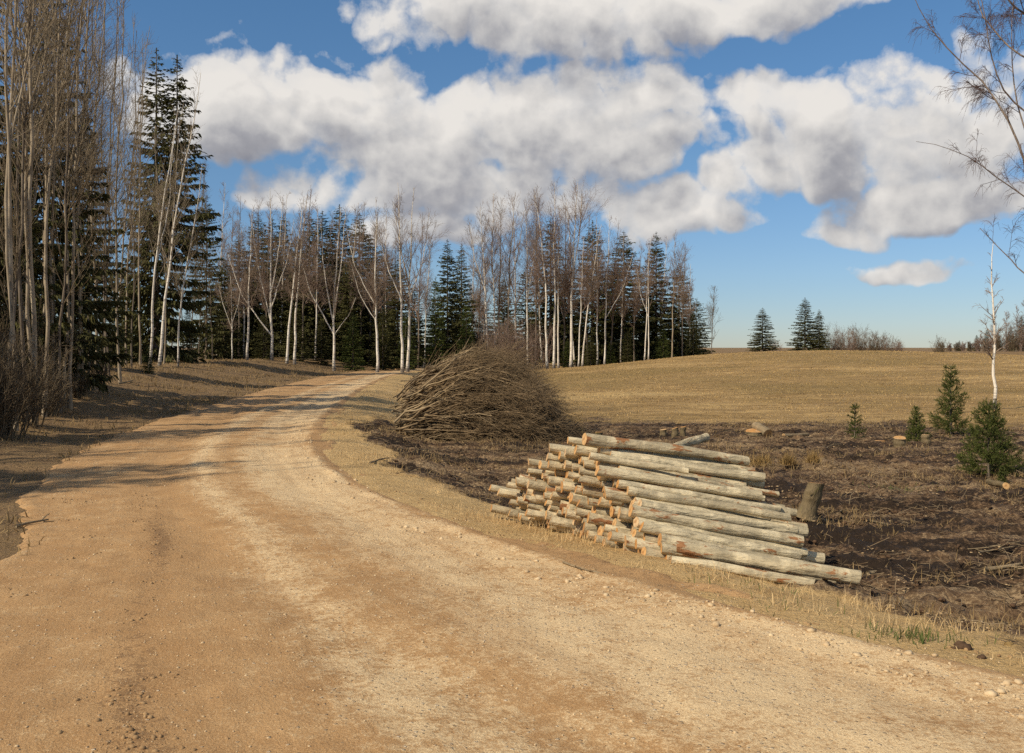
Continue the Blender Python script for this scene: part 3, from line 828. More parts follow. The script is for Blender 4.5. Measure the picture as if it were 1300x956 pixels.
def build_lights_camera():
    l = bpy.data.lights.new('sun', 'SUN'); l.energy = 5.0; l.angle = math.radians(0.5); l.color = (1.0, 0.895, 0.73)
    o = bpy.data.objects.new('sun', l); COL.objects.link(o)
    from mathutils import Vector
    d = Vector((SUN_DIR[0] * math.cos(SUN_EL), SUN_DIR[1] * math.cos(SUN_EL), math.sin(SUN_EL)))
    o.rotation_euler = d.to_track_quat('Z', 'Y').to_euler()
    o.location = d * 60
    c = bpy.data.cameras.new('camera'); c.sensor_width = 36; c.lens = 36 * F / 1300; c.shift_y = -(478 - HOR) / 1300
    c.clip_start = 0.1; c.clip_end = 3000
    co = bpy.data.objects.new('camera', c); COL.objects.link(co)
    co.location = (0, 0, CAMH); co.rotation_euler = (math.radians(90), 0, 0)
    SC.camera = co
    v = SC.view_settings; SC.display_settings.display_device = 'sRGB'
    v.view_transform = 'Standard'; v.look = 'None'; v.exposure = 0.0; v.gamma = 1.0; v.use_curve_mapping = False
    cy = SC.cycles; cy.max_bounces = 5; cy.diffuse_bounces = 3; cy.glossy_bounces = 2; cy.transmission_bounces = 2; cy.use_adaptive_sampling = True
    cy.adaptive_threshold = 0.02; cy.use_denoising = False

# ------------------------------------------------------------------ log stack
def make_log(name, p0, p1, r0, r1, label, group, seed, cat='log', mat='log', bend=0.02, sides=12, knots=2, flare=0.0):
    rg = np.random.default_rng(seed)
    p0 = np.asarray(p0, float); p1 = np.asarray(p1, float)
    from mathutils import Vector
    L = float(np.linalg.norm(p1 - p0)); n = 15
    root = None
    s = np.linspace(0, 1, n)
    x = s * L
    ph = rg.uniform(0, 6.28, 4)
    cy = bend * L * 0.4 * np.sin(s * np.pi) * math.cos(ph[0]) + 0.004 * np.sin(s * 9 + ph[1])
    cz = bend * L * 0.25 * np.sin(s * np.pi) * math.sin(ph[0]) + 0.004 * np.sin(s * 8 + ph[2])
    r = r0 + (r1 - r0) * s + (r0 * 0.05) * np.sin(s * 13 + ph[3]) + flare * r0 * np.exp(-s * 10)
    th = np.arange(sides) * 2 * np.pi / sides
    rr = r[:, None] * (1 + 0.05 * np.cos(2 * th + ph[1])[None] + rg.normal(0, 0.018, (n, sides)))
    for _ in range(knots):
        k = rg.integers(2, n - 2); j = rg.integers(0, sides)
        rr[k, j] *= rg.uniform(1.15, 1.35); rr[k, (j + 1) % sides] *= 1.06; rr[k, j - 1] *= 1.06
    tilt0 = rg.normal(0, 0.11, 2) * r0; tilt1 = rg.normal(0, 0.15, 2) * r1
    Vx = np.repeat(x[:, None], sides, 1)
    Vx[0] += tilt0[0] * np.cos(th) + tilt0[1] * np.sin(th); Vx[-1] += tilt1[0] * np.cos(th) + tilt1[1] * np.sin(th)
    V = np.stack([Vx, cy[:, None] + rr * np.cos(th)[None], cz[:, None] + rr * np.sin(th)[None]], -1)
    idx = np.arange(n * sides).reshape(n, sides)
    q = np.stack([idx[:-1], np.roll(idx[:-1], -1, 1), np.roll(idx[1:], -1, 1), idx[1:]], -1).reshape(-1, 4)
    o = mesh_obj(name, V.reshape(-1, 3), [q], M[mat])
    tag(o, label, cat, group)
    d = Vector(p1 - p0).normalized()
    # x axis along the log, z kept upward
    up = Vector((0, 0, 1)) if abs(d.z) < 0.9 else Vector((0, -1, 0))
    ya = up.cross(d).normalized(); za = d.cross(ya)
    from mathutils import Matrix
    o.matrix_world = Matrix(((d.x, ya.x, za.x, p0[0]), (d.y, ya.y, za.y, p0[1]), (d.z, ya.z, za.z, p0[2]), (0, 0, 0, 1)))
    for e, ring, out in ((0, V[0], -1), (1, V[-1], 1)):
        c = ring.mean(0)
        rim = c + (ring - c) * 0.985
        face = np.concatenate([rim + np.array([out * 0.001, 0, 0]), c + (ring - c) * 0.5 + np.array([out * 0.003, 0, 0]), [c + np.array([out * 0.003, 0, 0])]])
        face_local = face - c
        a = np.arange(sides); b = np.roll(a, -1)
        qs = np.stack([a, b, b + sides, a + sides], -1); ts = np.stack([a + sides, b + sides, np.full(sides, 2 * sides)], -1)
        if out < 0: qs = qs[:, ::-1]; ts = ts[:, ::-1]
        ce = mesh_obj('cut_end', face_local, [qs, ts], M['cut'], o, smooth=False)
        ce.location = tuple(c)
    return o

def build_stack():
    rg = np.random.default_rng(21)
    O = at(838, 716); E = at(640, 655)
    Wd = E - O; span = np.linalg.norm(Wd[:2]); Wd = Wd / span; Wd[2] = (E[2] - O[2]) / span
    hv = lambda v: np.interp(v, [-0.1, 0.06, 0.3, 0.7, 1.15, 1.45, 1.75, 2.15, 2.5, span - 0.35, span], [0.17, 0.18, 0.40, 0.68, 0.97, 1.05, 0.95, 0.76, 0.64, 0.52, 0.3])
    placed = []
    grid = np.linspace(0, span, 340)
    fails = 0
    while fails < 60:
        frac = len(placed)
        best = None
        big = rg.uniform()
        rb = rg.uniform(0.042, 0.068) if rg.uniform() < 0.85 else rg.uniform(0.034, 0.046); rs = rg.uniform(0.032, 0.054)
        cand = None
        for r, lo, hi in ((rb, 0.0, 1.25), (rs, 1.0, span)) if big < 0.5 else ((rs, 1.0, span), (rb, 0.0, 1.25)):
            v = grid[(grid >= lo + 0.02) & (grid <= hi - 0.02)]
            z = np.full(len(v), r)
            for (vj, zj, rj) in placed:
                dd = (r + rj) ** 2 - (v - vj) ** 2
                z = np.maximum(z, np.where(dd > 0, zj + np.sqrt(np.maximum(dd, 0)), 0))
            ok = z + r <= hv(v) + 0.03
            if not ok.any(): continue
            sc_ = np.where(ok, z + rg.uniform(0, 0.03, len(v)), 9)
            k = int(np.argmin(sc_)); cand = (v[k], z[k], r); break
        if cand is None: fails += 1; continue
        placed.append(cand)
    # rows for the labels: level by height, order from the far (left) end
    lv = {}
    for c in placed:
        lv.setdefault(int(c[1] / 0.135), []).append(c)
    LV = ['bottom', 'second', 'third', 'fourth', 'fifth', 'sixth', 'seventh', 'eighth', 'ninth']
    cnt = 0
    for L in sorted(lv):
        row = sorted(lv[L], key=lambda c: -c[0])
        for k, (v, z, r) in enumerate(row):
            cnt += 1
            tilt = 0.222 - 0.07 * min(1, z)
            yaw = math.radians(rg.normal(0, 1.5)) + 0.13
            A = np.array([math.cos(yaw), math.sin(yaw), -tilt]); A /= np.linalg.norm(A)
            off = rg.normal(0.0, 0.10) + 0.05 * z
            if v > 1.6: off += rg.uniform(-0.06, 0.10)
            Lg = rg.uniform(1.62, 1.92) if v < 1.5 else rg.uniform(1.5, 1.85)
            p0 = O + Wd * v + np.array([0, 0, z + 0.01]) + A * off
            p1 = p0 + A * Lg
            size = 'thick' if r > 0.057 else ('slim' if r < 0.042 else 'medium')
            last = len(row) - 1
            place_ = ('at the far left end' if k == 0 else ('at the roadside near end' if k == last else '%s from the left' % ORD[k + 1]))
            lab = '%s grey log %s of the %s layer up in the stack' % (size, place_, LV[min(L, 8)])
            if L == 0: lab = '%s grey log %s of the bottom layer on the grass' % (size, place_)
            make_log('log', p0, p1, r, r * rg.uniform(0.74, 0.98), lab, 'grey logs in the roadside stack', 300 + cnt, bend=rg.uniform(0.008, 0.04), knots=int(rg.integers(1, 6)))
    # odd ones
    def onground(p, r, dz=0.0):
        q_ = np.array(p, float); q_[2] = float(surf(np.array([q_[0]]), np.array([q_[1]]))[0][0]) + r + dz
        return q_
    t = O + Wd * 1.3
    dirf = np.array([math.cos(-0.06), math.sin(-0.06), 0])
    p0 = onground(O - Wd * 0.17 + dirf * 0.05, 0.07, 0.07); p1 = onground(O - Wd * 0.17 + dirf * 1.72, 0.085, 0.02)
    make_log('log', p0, p1, 0.06, 0.074, 'lowest long grey log in front, slanting down to the grass at right', 'grey logs in the roadside stack', 901, bend=0.015, knots=5)
    p0 = onground(O - Wd * 0.30 - dirf * 0.08, 0.045, -0.01); p1 = onground(O - Wd * 0.32 + dirf * 1.2, 0.04, -0.015)
    make_log('log', p0, p1, 0.045, 0.045, 'pale thin log lying in the grass at the very front of the stack', 'grey logs in the roadside stack', 902)
    top = t + np.array([0, 0, 1.03])
    make_log('log', top + np.array([1.0, 0.75, -0.14]), top + np.array([1.55, 1.35, -0.05]), 0.045, 0.05, 'short pale log sticking out behind the top of the stack', 'grey logs in the roadside stack', 903)
    make_log('log', top + np.array([-0.02, -0.10, 0.06]), top + np.array([1.78, 0.26, -0.21]), 0.062, 0.046, 'topmost thick grey log with a bent slope to the right', 'grey logs in the roadside stack', 904, bend=0.03, knots=4)
    make_log('log', top + np.array([0.02, -0.28, -0.10]), top + np.array([1.05, -0.25, -0.26]), 0.04, 0.032, 'short thin bent log lying loose just below the topmost log', 'grey logs in the roadside stack', 905, bend=0.08)
    return O, Wd, span

# ------------------------------------------------------------------ brush heap
def build_brush():
    rg = np.random.default_rng(3)
    C = at(620, 562); C[1] += 1.3; C[2] = gz(C[0], C[1])
    sc = C[1] / F
    HH = 2.18; LX = 4.15
    # profile along x (0 left .. 1 right), heights of the crest
    prof = lambda t: np.interp(t, [-0.05, 0.0, 0.03, 0.12, 0.25, 0.4, 0.55, 0.7, 0.82, 0.92, 1.0, 1.1], [0.5, 0.60, 0.66, 0.78, 0.93, 1.0, 1.0, 0.93, 0.76, 0.48, 0.2, 0.02])
    x0 = (505 - 612) * sc; 
    def flow(n, t0, t1, npts, rad, yv, follow=0.65):
        s = np.linspace(0, 1, npts)
        t = t0[:, None] + (t1 - t0)[:, None] * s[None]
        x = x0 + t * LX
        env = np.sqrt(np.maximum(0.0, 1 - np.abs(yv) ** 3.0))[:, None]
        z = HH * prof(t) * rad[:, None] * env
        # straight-ish sticks: lift ends out of the envelope
        z = z * follow + (1 - follow) * (z[:, :1] + (z[:, -1:] - z[:, :1]) * s[None])
        y = yv[:, None] * 1.85 * (0.9 + 0.12 * np.sin(t * 3)) 
        P = np.stack([x, y + 0 * x, z], -1)
        P += rg.normal(size=(n, 1, 3)) * np.array([0.05, 0.08, 0.05])
        P[:, 1:] += np.cumsum(rg.normal(size=(n, npts - 1, 3)) * np.array([0.01, 0.05, 0.05]), axis=1)
        ph = rg.uniform(-0.4, 0.4, n)
        P[:, :, 1] += (ph[:, None] * (x - x[:, :1]))
        P[:, :, 2] += rg.normal(0, 0.21, n)[:, None] * (x - x[:, :1])
        P[:, :, 2] = np.minimum(P[:, :, 2], HH * prof((P[:, :, 0] - x0) / LX) * 1.0 + 0.03 + 0.30 * rg.uniform(size=(n, 1)) ** 3)
        P[:, :, 2] = np.maximum(P[:, :, 2], 0.02 + 0.05 * rg.uniform(size=(n, 1)))
        return P
    n = 1500
    t0 = rg.uniform(-0.02, 0.62, n); t1 = np.minimum(t0 + rg.uniform(0.3, 0.62, n), 1.06)
    rad = rg.uniform(0.0, 1.0, n) ** 0.55 * 0.97 + 0.03; yv = rg.uniform(-1, 1, n); yv = np.sign(yv) * np.abs(yv) ** 0.7
    P = flow(n, t0, t1, 7, rad, yv)
    R = (0.006 + 0.022 * rg.uniform(size=n) ** 2.5)[:, None] * np.linspace(1, 0.25, 7)[None]
    P2, R2 = sprout(P, R, 6000, (0.42, 1.0), lambda t, i, r: r.uniform(0.3, 0.95, len(t)), (8, 38), (-0.3, 0.25), 5, 0.6, 0.003, rg, 0.03)
    P3, R3 = sprout(P2, R2, 13000, (0.2, 1.0), lambda t, i, r: r.uniform(0.15, 0.45, len(t)), (12, 45), (-0.3, 0.3), 4, 0.6, 0.0026, rg, 0.04)
    for Q in (P2, P3): Q[:, :, 2] = np.maximum(Q[:, :, 2], 0.015)
    V, Fs = join([tubes(P, R, 4), tubes(P2, R2, 3), tubes(P3, R3, 3)])
    o = mesh_obj('brush_heap', V, Fs, M['brush'])
    o.location = tuple(C)
    tag(o, 'big heap of tangled brown brushwood and twigs behind the log stack', 'brushwood', kind='stuff')
    # stouter branches with pale butts at the left end: individuals
    m = 110
    t0 = rg.uniform(-0.055, 0.10, m); t1 = t0 + rg.uniform(0.28, 0.55, m)
    rad = rg.uniform(0.08, 1.12, m); yv = rg.uniform(-0.98, 0.35, m)
    Q = flow(m, t0, t1, 8, rad, yv, 0.2)
    for i in range(m):
        q = Q[i]; r0 = rg.uniform(0.015, 0.036)
        Pi = (q - q[0])[None]; Ri = (np.linspace(1, 0.3, 8) * r0)[None]
        tv, tq = tubes(Pi, Ri, 6)
        P2, R2 = sprout(Pi, Ri, 7, (0.35, 1.0), lambda t, ii, r: r.uniform(0.3, 0.8, len(t)), (10, 35), (-0.2, 0.2), 4, 0.5, 0.004, rg, 0.04)
        V, Fs = join([(tv, [tq, np.arange(6)[None]]), tubes(P2, R2, 3)])
        b = mesh_obj('cut_branch', V, Fs, M['butt'] if i % 3 else M['brush'])
        b.location = tuple(C + q[0])
        tag(b, 'bare cut branch poking from the left end of the brushwood heap', 'branch', 'cut branches at the left end of the brushwood heap')
    # a few crooked branches lying across the heap
    for i in range(34):
        tq_ = rg.uniform(0.08, 0.9); yq = rg.uniform(-0.85, 0.2)
        zc = HH * float(prof(np.array([tq_]))[0]) * math.sqrt(1 - abs(yq) ** 3.0)
        c0 = C + np.array([x0 + tq_ * LX, yq * 1.85 - 0.05, zc * rg.uniform(0.8, 1.0)])
        a_ = rg.uniform(-0.7, 0.7) + (math.pi if rg.uniform() < 0.3 else 0); L_ = rg.uniform(0.7, 1.5)
        dv = np.array([math.cos(a_), math.sin(a_) * 0.5, rg.normal(-0.05, 0.28)]); dv *= L_ / np.linalg.norm(dv)
        stick(c0 - dv / 2, c0 + dv / 2, rg.uniform(0.009, 0.02), 'crooked loose branch lying across the side of the brushwood heap', 2000 + i, 'branch', 'butt' if i % 2 else 'litter', 'crooked branches across the brushwood heap', 'loose_branch', 4)
    # poles at the top left
    a = pt(541, 467, C[1] - 0.1)
    make_log('pole', a, a + np.array([0.95, 0.3, 0.06]), 0.045, 0.035, 'short pole with orange sawn end on top of the brushwood heap', 'poles on the brushwood heap', 71, 'pole', 'stick')
    a = pt(531, 478, C[1] - 0.3)
    make_log('pole', a, a + np.array([0.9, 0.3, 0.28]), 0.03, 0.02, 'pale thin pole slanting from the upper left of the brushwood heap', 'poles on the brushwood heap', 72, 'pole', 'stick')

# ------------------------------------------------------------------ stumps, sticks, tussocks
def stump(px, row, hpx, wpx, label, seed, lean=(0, 0), flare=0.5, name='tree_stump'):
    b = on(px, row); d = b[1]; s = d / F
    h = hpx * s; r = wpx * s / 2
    o = make_log(name, b + np.array([0, 0, -0.08]), b + np.array([lean[0] * h, lean[1] * h, h]), r * 0.98, r * 0.9, label, None, seed, 'stump', 'stump', bend=0.0, knots=5, flare=flare, sides=14)
    return o

def stick(a, b, r, label, seed, cat='branch', mat='stick', group=None, name='fallen_branch', forks=2):
    rg = np.random.default_rng(seed)
    a = np.asarray(a, float); b = np.asarray(b, float); L = np.linalg.norm(b - a)
    Q, R = limb([(0, 0, 0), (b - a) * 0.5 + rg.normal(0, 0.05 * L, 3) * np.array([1, 1, 0.2]), b - a], r, r * 0.45, 9, rg, 0.006 * L)
    parts = [tubes(Q[None], R[None], 6)]
    if forks:
        P2, R2 = sprout(Q[None], R[None], forks, (0.3, 0.9), lambda t, i, r_: L * r_.uniform(0.15, 0.4, len(t)), (20, 45), (0, 0.1), 4, 0.6, r * 0.3, rg, 0.04)
        parts.append(tubes(P2, R2, 4))
    parts[0] = (parts[0][0], [parts[0][1], np.arange(6)[None], (np.arange(6) + 48)[None]])
    V, Fs = join(parts)
    o = mesh_obj(name, V, Fs, M[mat]); o.location = tuple(a)
    return tag(o, label, cat, group)

def tussock(px, row, wpx, label, seed, n=420):
    rg = np.random.default_rng(seed)
    b = on(px, row); r = wpx * b[1] / F / 2
    q = rg.normal(0, 0.36, (n, 2)) * r
    P = np.c_[q, np.zeros(n)]
    V, Fs = blades(P, rg.uniform(0.12, 0.30, n), rg.uniform(0.006, 0.014, n), rg, 0.75)
    o = mesh_obj('grass_tussock', V, Fs, M['tussock']); o.location = (b[0], b[1], b[2] + 0.03)
    tag(o, label, 'grass tussock', 'tussocks of dead grass behind the stack')

def build_small():
    stump(1023, 668, 37, 23, 'tall mossy stump leaning right, right of the log stack', 1, (0.36, 0.0), 0.45)
    stump(1142, 571, 11, 16, 'low pale-topped stump, middle one left of the young spruces', 2)
    stump(1175, 568, 9, 11, 'small pale-topped stump beneath the bushy young spruce', 3)
    stump(1117, 566, 7, 15, 'low mossy stump with pale chip, left of the two pale-topped stumps', 4)
    stump(857, 563, 13, 9, 'narrow pale-topped stump in front of its neighbour, mid clearing', 5)
    stump(867, 561, 12, 8, 'narrow upright stump on the right of the clearing cluster', 6)
    stump(842, 559, 8, 9, 'low dark stump on the left of the clearing cluster', 7)
    stump(734, 556, 13, 6, 'pale upright stump beside the right foot of the brushwood', 8)
    stump(740, 556, 11, 4, 'thin dark upright stump touching the pale one by the brushwood', 9)
    stump(760, 560, 8, 11, 'squat mossy stump between log stack and brushwood foot', 10)
    a = on(975, 560)
    make_log('log', a + np.array([0, 0, 0.1]), a + np.array([-0.22, 0.5, 0.28]), 0.14, 0.12, 'short pale log leaning on a mossy hump in the clearing', None, 61, 'log', 'stick')
    stump(957, 559, 8, 24, 'wide mossy hump of a stump beside a short pale log', 11)
    a = on(1277, 629)
    make_log('log', a + np.array([0, 0, 0.07]), a + np.array([0.1, 0.8, 0.02]), 0.055, 0.05, 'lone log end showing an orange disc below the big young spruce', None, 62, 'log', 'stump')
    a = on(995, 560)
    make_log('log', a + np.array([0, 0, 0.05]), on(1030, 559) + np.array([0, 0.3, 0.05]), 0.06, 0.05, 'thin pale log lying flat right of the mossy hump', None, 63, 'log', 'stick')
    for px, row, w, lab in ((944, 596, 26, 'rounded tan tussock touching the right end of the top logs'), (968, 599, 30, 'widest tan tussock, middle of three behind the stack'),
                            (1000, 601, 22, 'dull tan tussock on dark soil, right of the widest one'), (1032, 598, 18, 'small tan tussock farthest right from the stack top')):
        tussock(px, row, w, lab, px)
    z = np.array([0, 0, 0.06])
    S = [((1112, 640), (1131, 655), 0.016, 'pale split stick lying on dark soil right of the mossy stump'),
         ((1128, 622), (1136, 598), 0.012, 'thin grey stick standing askew in the middle of the clearing'),
         ((1190, 702), (1256, 706), 0.014, 'long pale forked stick on the black soil at right'),
         ((1243, 715), (1290, 710), 0.012, 'crooked pale stick below the long forked one at right'),
         ((1255, 706), (1299, 705), 0.013, 'pale stick running off the right edge of the clearing'),
         ((1100, 677), (1150, 674), 0.022, 'grey weathered branch flat on soil beside the stack ends'),
         ((1102, 735), (1132, 732), 0.03, 'short dark branch on soil near the torn log end'),
         ((1250, 738), (1299, 736), 0.03, 'stout grey branch lying along the soil at right'),
         ((1046, 580), (1060, 568), 0.018, 'pale twig angled upward in the mid clearing soil'),
         ((1205, 655), (1222, 640), 0.014, 'slanted pale stick on the soil below the young spruces'),
         ((1065, 655), (1092, 640), 0.015, 'bent twig leaning by the tall mossy stump'),
         ((715, 722), (748, 733), 0.011, 'pale twig on the road edge in front of the stack'),
         ((748, 733), (826, 744), 0.010, 'long curved twig lying along the road edge'),
         ((505, 573), (545, 578), 0.02, 'loose grey branch on brown soil left of the brushwood'),
         ((470, 592), (520, 583), 0.016, 'thin loose branch on the bare soil near the bend'),
         ((150, 487), (170, 484), 0.03, 'pale piece of fallen branch under the left trees'),
         ((20, 672), (60, 664), 0.02, 'dark twig lying on the left road edge')]
    for k, (a, b, r, lab) in enumerate(S):
        A = at(*a); B = at(*b)
        A[2] = float(surf(np.array([A[0]]), np.array([A[1]]))[0][0]) + r; B[2] = float(surf(np.array([B[0]]), np.array([B[1]]))[0][0]) + r
        stick(A, B, r, lab, 40 + k)
    # torn mossy end of the lowest log
    b = at(1082, 752)
    rg = np.random.default_rng(9)
    # clods by the verge at the lower right
    for k, (px, row, w, lab) in enumerate(((1222, 822, 24, 'brown clod of earth on the verge at lower right'), (1248, 838, 14, 'small brown clod in front of the large one on the verge'), (1288, 826, 22, 'orange-brown clod at the right edge of the verge'))):
        c = on(px, row); s = w * c[1] / F / 2
        V, Fs = pebbles(c[None] * 0 + rng.normal(0, 0.25 * s, (7, 3)) * np.array([1.6, 1, 0.4]), np.full(7, s * 0.62), np.random.default_rng(k), (0.6, 0.9))
        o = mesh_obj('earth_clod', V, Fs, M['clod'] if k < 2 else M['tussock'], smooth=False); o.location = (c[0], c[1], c[2] + s * 0.2)
        tag(o, lab, 'clod', 'clods on the verge')

# ------------------------------------------------------------------ ground cover
def scatter(xr, yr, n, rg, ypow=1.0):
    t = rg.uniform(0, 1, n) ** ypow
    return rg.uniform(xr[0], xr[1], n), yr[0] + (yr[1] - yr[0]) * t

def build_cover():
    rg = np.random.default_rng(77)
    B = []
    def add(X, Y, H, W, lean, lst, dz=-0.01):
        z = surf(X, Y)[0]
        lst.append(blades(np.stack([X, Y, z + dz], 1), H, W, rg, lean))
    # right verge along the road
    X, Y = scatter((-7.0, 5.5), (5.0, 46), 230000, rg, 1.8)
    z, D, W, soil = surf(X, Y)
    cl = fbm(X * 1.6, Y * 1.6, 3, 51)
    keep = (D > 0.32 + 0.25 * fbm(X * 1.5, Y * 1.5, 3, 52)) & (D < 3.2) & (soil < 0.55) & (rg.uniform(size=len(X)) < np.clip(0.20 + 1.1 * cl, 0.02, 0.6))
    X, Y, cl = X[keep], Y[keep], cl[keep]
    lst = []
    n = len(X)
    add(X, Y, rg.uniform(0.03, 0.085, n) * (1 + 1.2 * np.clip(cl, 0, 1)) * np.where(Y > 16, 1.3, 1), rg.uniform(0.003, 0.007, n) * (1 + Y / 25), 1.15, lst)
    # taller stalks in front of the stack
    X, Y = scatter((-1.0, 4.2), (6.5, 12.5), 15000, rg)
    z, D, W, soil = surf(X, Y)
    cl = fbm(X * 2.2, Y * 2.2, 3, 53)
    keep = (D > 0.6) & (D < 1.5) & (cl > 0.14) & (soil < 0.7)
    X, Y = X[keep], Y[keep]; n = len(X)
    add(X, Y, rg.uniform(0.07, 0.20, n), rg.uniform(0.003, 0.006, n), 0.6, lst)
    V, Fs = join(lst)
    tag(mesh_obj('dry_grass', V, Fs, M['dry'], smooth=False), 'straw-coloured dry grass along the right road verge', 'grass', kind='stuff')
    # left bank
    lst = []
    X, Y = scatter((-26, -4), (6, 80), 150000, rg, 1.7)
    z, D, W, soil = surf(X, Y)
    cl = fbm(X * 0.9, Y * 0.9, 4, 54)
    dl = -D - W
    keep = (dl > 0.0 + 0.5 * cl) & (dl < 11) & (rg.uniform(size=len(X)) < np.clip(0.3 + 1.6 * cl, 0.02, 1))
    X, Y = X[keep], Y[keep]; n = len(X)
    add(X, Y, rg.uniform(0.06, 0.2, n), rg.uniform(0.006, 0.014, n) * (1 + Y / 25), 1.0, lst)
    V, Fs = join(lst)
    tag(mesh_obj('bank_grass', V, Fs, M['bank'], smooth=False), 'flattened brown grass and litter on the left bank', 'grass', kind='stuff')
    # the field beyond the clearing
    lst = []
    X, Y = scatter((-9, 62), (22, 112), 200000, rg, 1.3)
    z, D, W, soil = surf(X, Y)
    keep = (D > 1.6) & (soil < 0.45) & (np.abs(X) < Y * 0.56 + 2) & (fbm(X * 0.25, Y * 0.6, 4, 55) + 0.55 > rg.uniform(size=len(X)))
    X, Y = X[keep], Y[keep]; n = len(X)
    add(X, Y, rg.uniform(0.04, 0.11, n), rg.uniform(0.012, 0.03, n) * (0.6 + Y / 60), 1.1, lst)
    V, Fs = join(lst)
    tag(mesh_obj('field_grass', V, Fs, M['field'], smooth=False), 'short yellow-brown grass of the open field', 'grass', kind='stuff')
    # green shoots
    lst = []
    for px, row, m, r in ((1165, 810, 130, 0.16), (1150, 806, 60, 0.12), (1140, 625, 90, 0.25), (1158, 630, 60, 0.2), (1000, 770, 30, 0.2), (925, 742, 40, 0.25)):
        c = at(px, row)
        q = rg.normal(0, 1, (m, 2)) * r * np.array([1.3, 0.7])
        add(c[0] + q[:, 0], c[1] + q[:, 1], rg.uniform(0.05, 0.13, m), rg.uniform(0.005, 0.009, m), 0.5, lst)
    V, Fs = join(lst)
    tag(mesh_obj('green_shoots', V, Fs, M['green'], smooth=False), 'small patches of fresh green grass on verge and clearing', 'grass', kind='stuff')
    # flattened straw lying in patches on the bare soil
    lst = []
    X, Y = scatter((-5, 20), (6.5, 33), 150000, rg, 1.2)
    z, D, W, soil = surf(X, Y)
    keep = (soil > 0.35) & (fbm(X * 0.45, Y * 1.3, 4, 71) > 0.0 + 0.25 * rg.uniform(size=len(X)))
    X, Y = X[keep], Y[keep]; n = len(X)
    add(X, Y, rg.uniform(0.05, 0.17, n), rg.uniform(0.004, 0.009, n) * (0.8 + Y / 30), 1.0, lst)
    V, Fs = join(lst)
    tag(mesh_obj('straw', V, Fs, M['bank'], smooth=False), 'flattened straw in patches over the churned soil', 'straw', kind='stuff')
    # litter of twigs and chips over the clearing
    X, Y = scatter((-5, 20), (6.5, 34), 42000, rg, 1.2)
    z, D, W, soil = surf(X, Y)
    keep = (soil > 0.4) & (fbm(X * 0.5, Y * 0.9, 3, 57) + 0.42 > rg.uniform(size=len(X)))
    X, Y, z = X[keep], Y[keep], z[keep]; n = len(X)
    a = rg.uniform(0, 6.28, n); L = rg.uniform(0.05, 0.32, n) ** 1.0; e = rg.normal(0, 0.22, n)
    d = np.stack([np.cos(a), np.sin(a) * 1.0, e], 1) * L[:, None] / 2
    c = np.stack([X, Y, z + 0.012 + np.abs(e) * L / 2], 1)
    P = np.stack([c - d, c + rg.normal(0, 0.012, (n, 3)), c + d], 1)
    R = rg.uniform(0.002, 0.006, n)[:, None] * np.array([1, 0.9, 0.6])
    V, q = tubes(P, R, 3)
    tag(mesh_obj('twig_litter', V, [q], M['litter'], smooth=False), 'scattered twigs lying over the churned soil', 'twigs', kind='stuff')
    X, Y = scatter((-5, 22), (6.5, 36), 34000, rg, 1.2)
    z, D, W, soil = surf(X, Y)
    keep = (soil > 0.3) & (fbm(X * 0.6, Y * 1.1, 3, 58) + 0.25 > rg.uniform(size=len(X)))
    X, Y, z = X[keep], Y[keep], z[keep]; n = len(X)
    V, Fs = pebbles(np.stack([X, Y, z + 0.01], 1), rg.uniform(0.005, 0.022, n) * (0.8 + Y / 40), rg, (0.12, 0.4))
    tag(mesh_obj('wood_chips', V, Fs, M['chip'], smooth=False), 'pale wood chips strewn over the dark soil', 'wood chips', kind='stuff')
    X, Y = scatter((-5, 22), (6.5, 30), 9000, rg, 1.2)
    z, D, W, soil = surf(X, Y)
    keep = (soil > 0.5)
    X, Y, z = X[keep], Y[keep], z[keep]; n = len(X)
    V, Fs = pebbles(np.stack([X, Y, z], 1), rg.uniform(0.01, 0.04, n), rg, (0.4, 0.8))
    tag(mesh_obj('soil_clods', V, Fs, M['clod'], smooth=False), 'dark crumbs of churned soil in the clearing', 'soil', kind='stuff')
    # gravel on the road
    X, Y = scatter((-8, 4.5), (3.6, 30), 120000, rg, 1.7)
    z, D, W, soil = surf(X, Y)
    U = -D
    pr = np.interp(U, [-0.5, 0.0, 0.15, 0.5, 1.2, 1.5, 2.0, 2.5, 3.1, 4, 8], [0.15, 0.8, 1, 0.8, 0.6, 0.2, 0.5, 0.1, 0.4, 0.22, 0.22]) * np.clip(0.6 + 1.5 * fbm(X, Y, 3, 59), 0.05, 1.2)
    keep = (U > -0.5) & (U < W) & (pr > rg.uniform(size=len(X)))
    X, Y, z, U = X[keep], Y[keep], z[keep], U[keep]; n = len(X)
    S = (0.0026 + 0.009 * rg.uniform(size=n) ** 4) * (0.8 + 0.03 * Y) + np.where((np.abs(U - 0.2) < 0.35) & (rg.uniform(size=n) < 0.11), 0.006 + 0.022 * rg.uniform(size=n) ** 2, 0)
    V, Fs = pebbles(np.stack([X, Y, z + S * 0.15], 1), S, rg, (0.4, 0.8))
    tag(mesh_obj('gravel', V, Fs, M['stone'], smooth=False), 'loose pale pebbles strewn over the dirt road', 'gravel', kind='stuff')

    # loose crumbs thrown up along the rut and the dirt strip by the verge
    X, Y = scatter((-7, 4), (4.5, 14), 90000, rg, 1.5)
    z, D, W, soil = surf(X, Y)
    sy = lambda yv: float(np.interp(yv, RQ[:, 1], RS))
    fan = 1 + 0.75 * (1 - ss(sy(4.5), sy(12.5), g(X, Y, True)[3]))
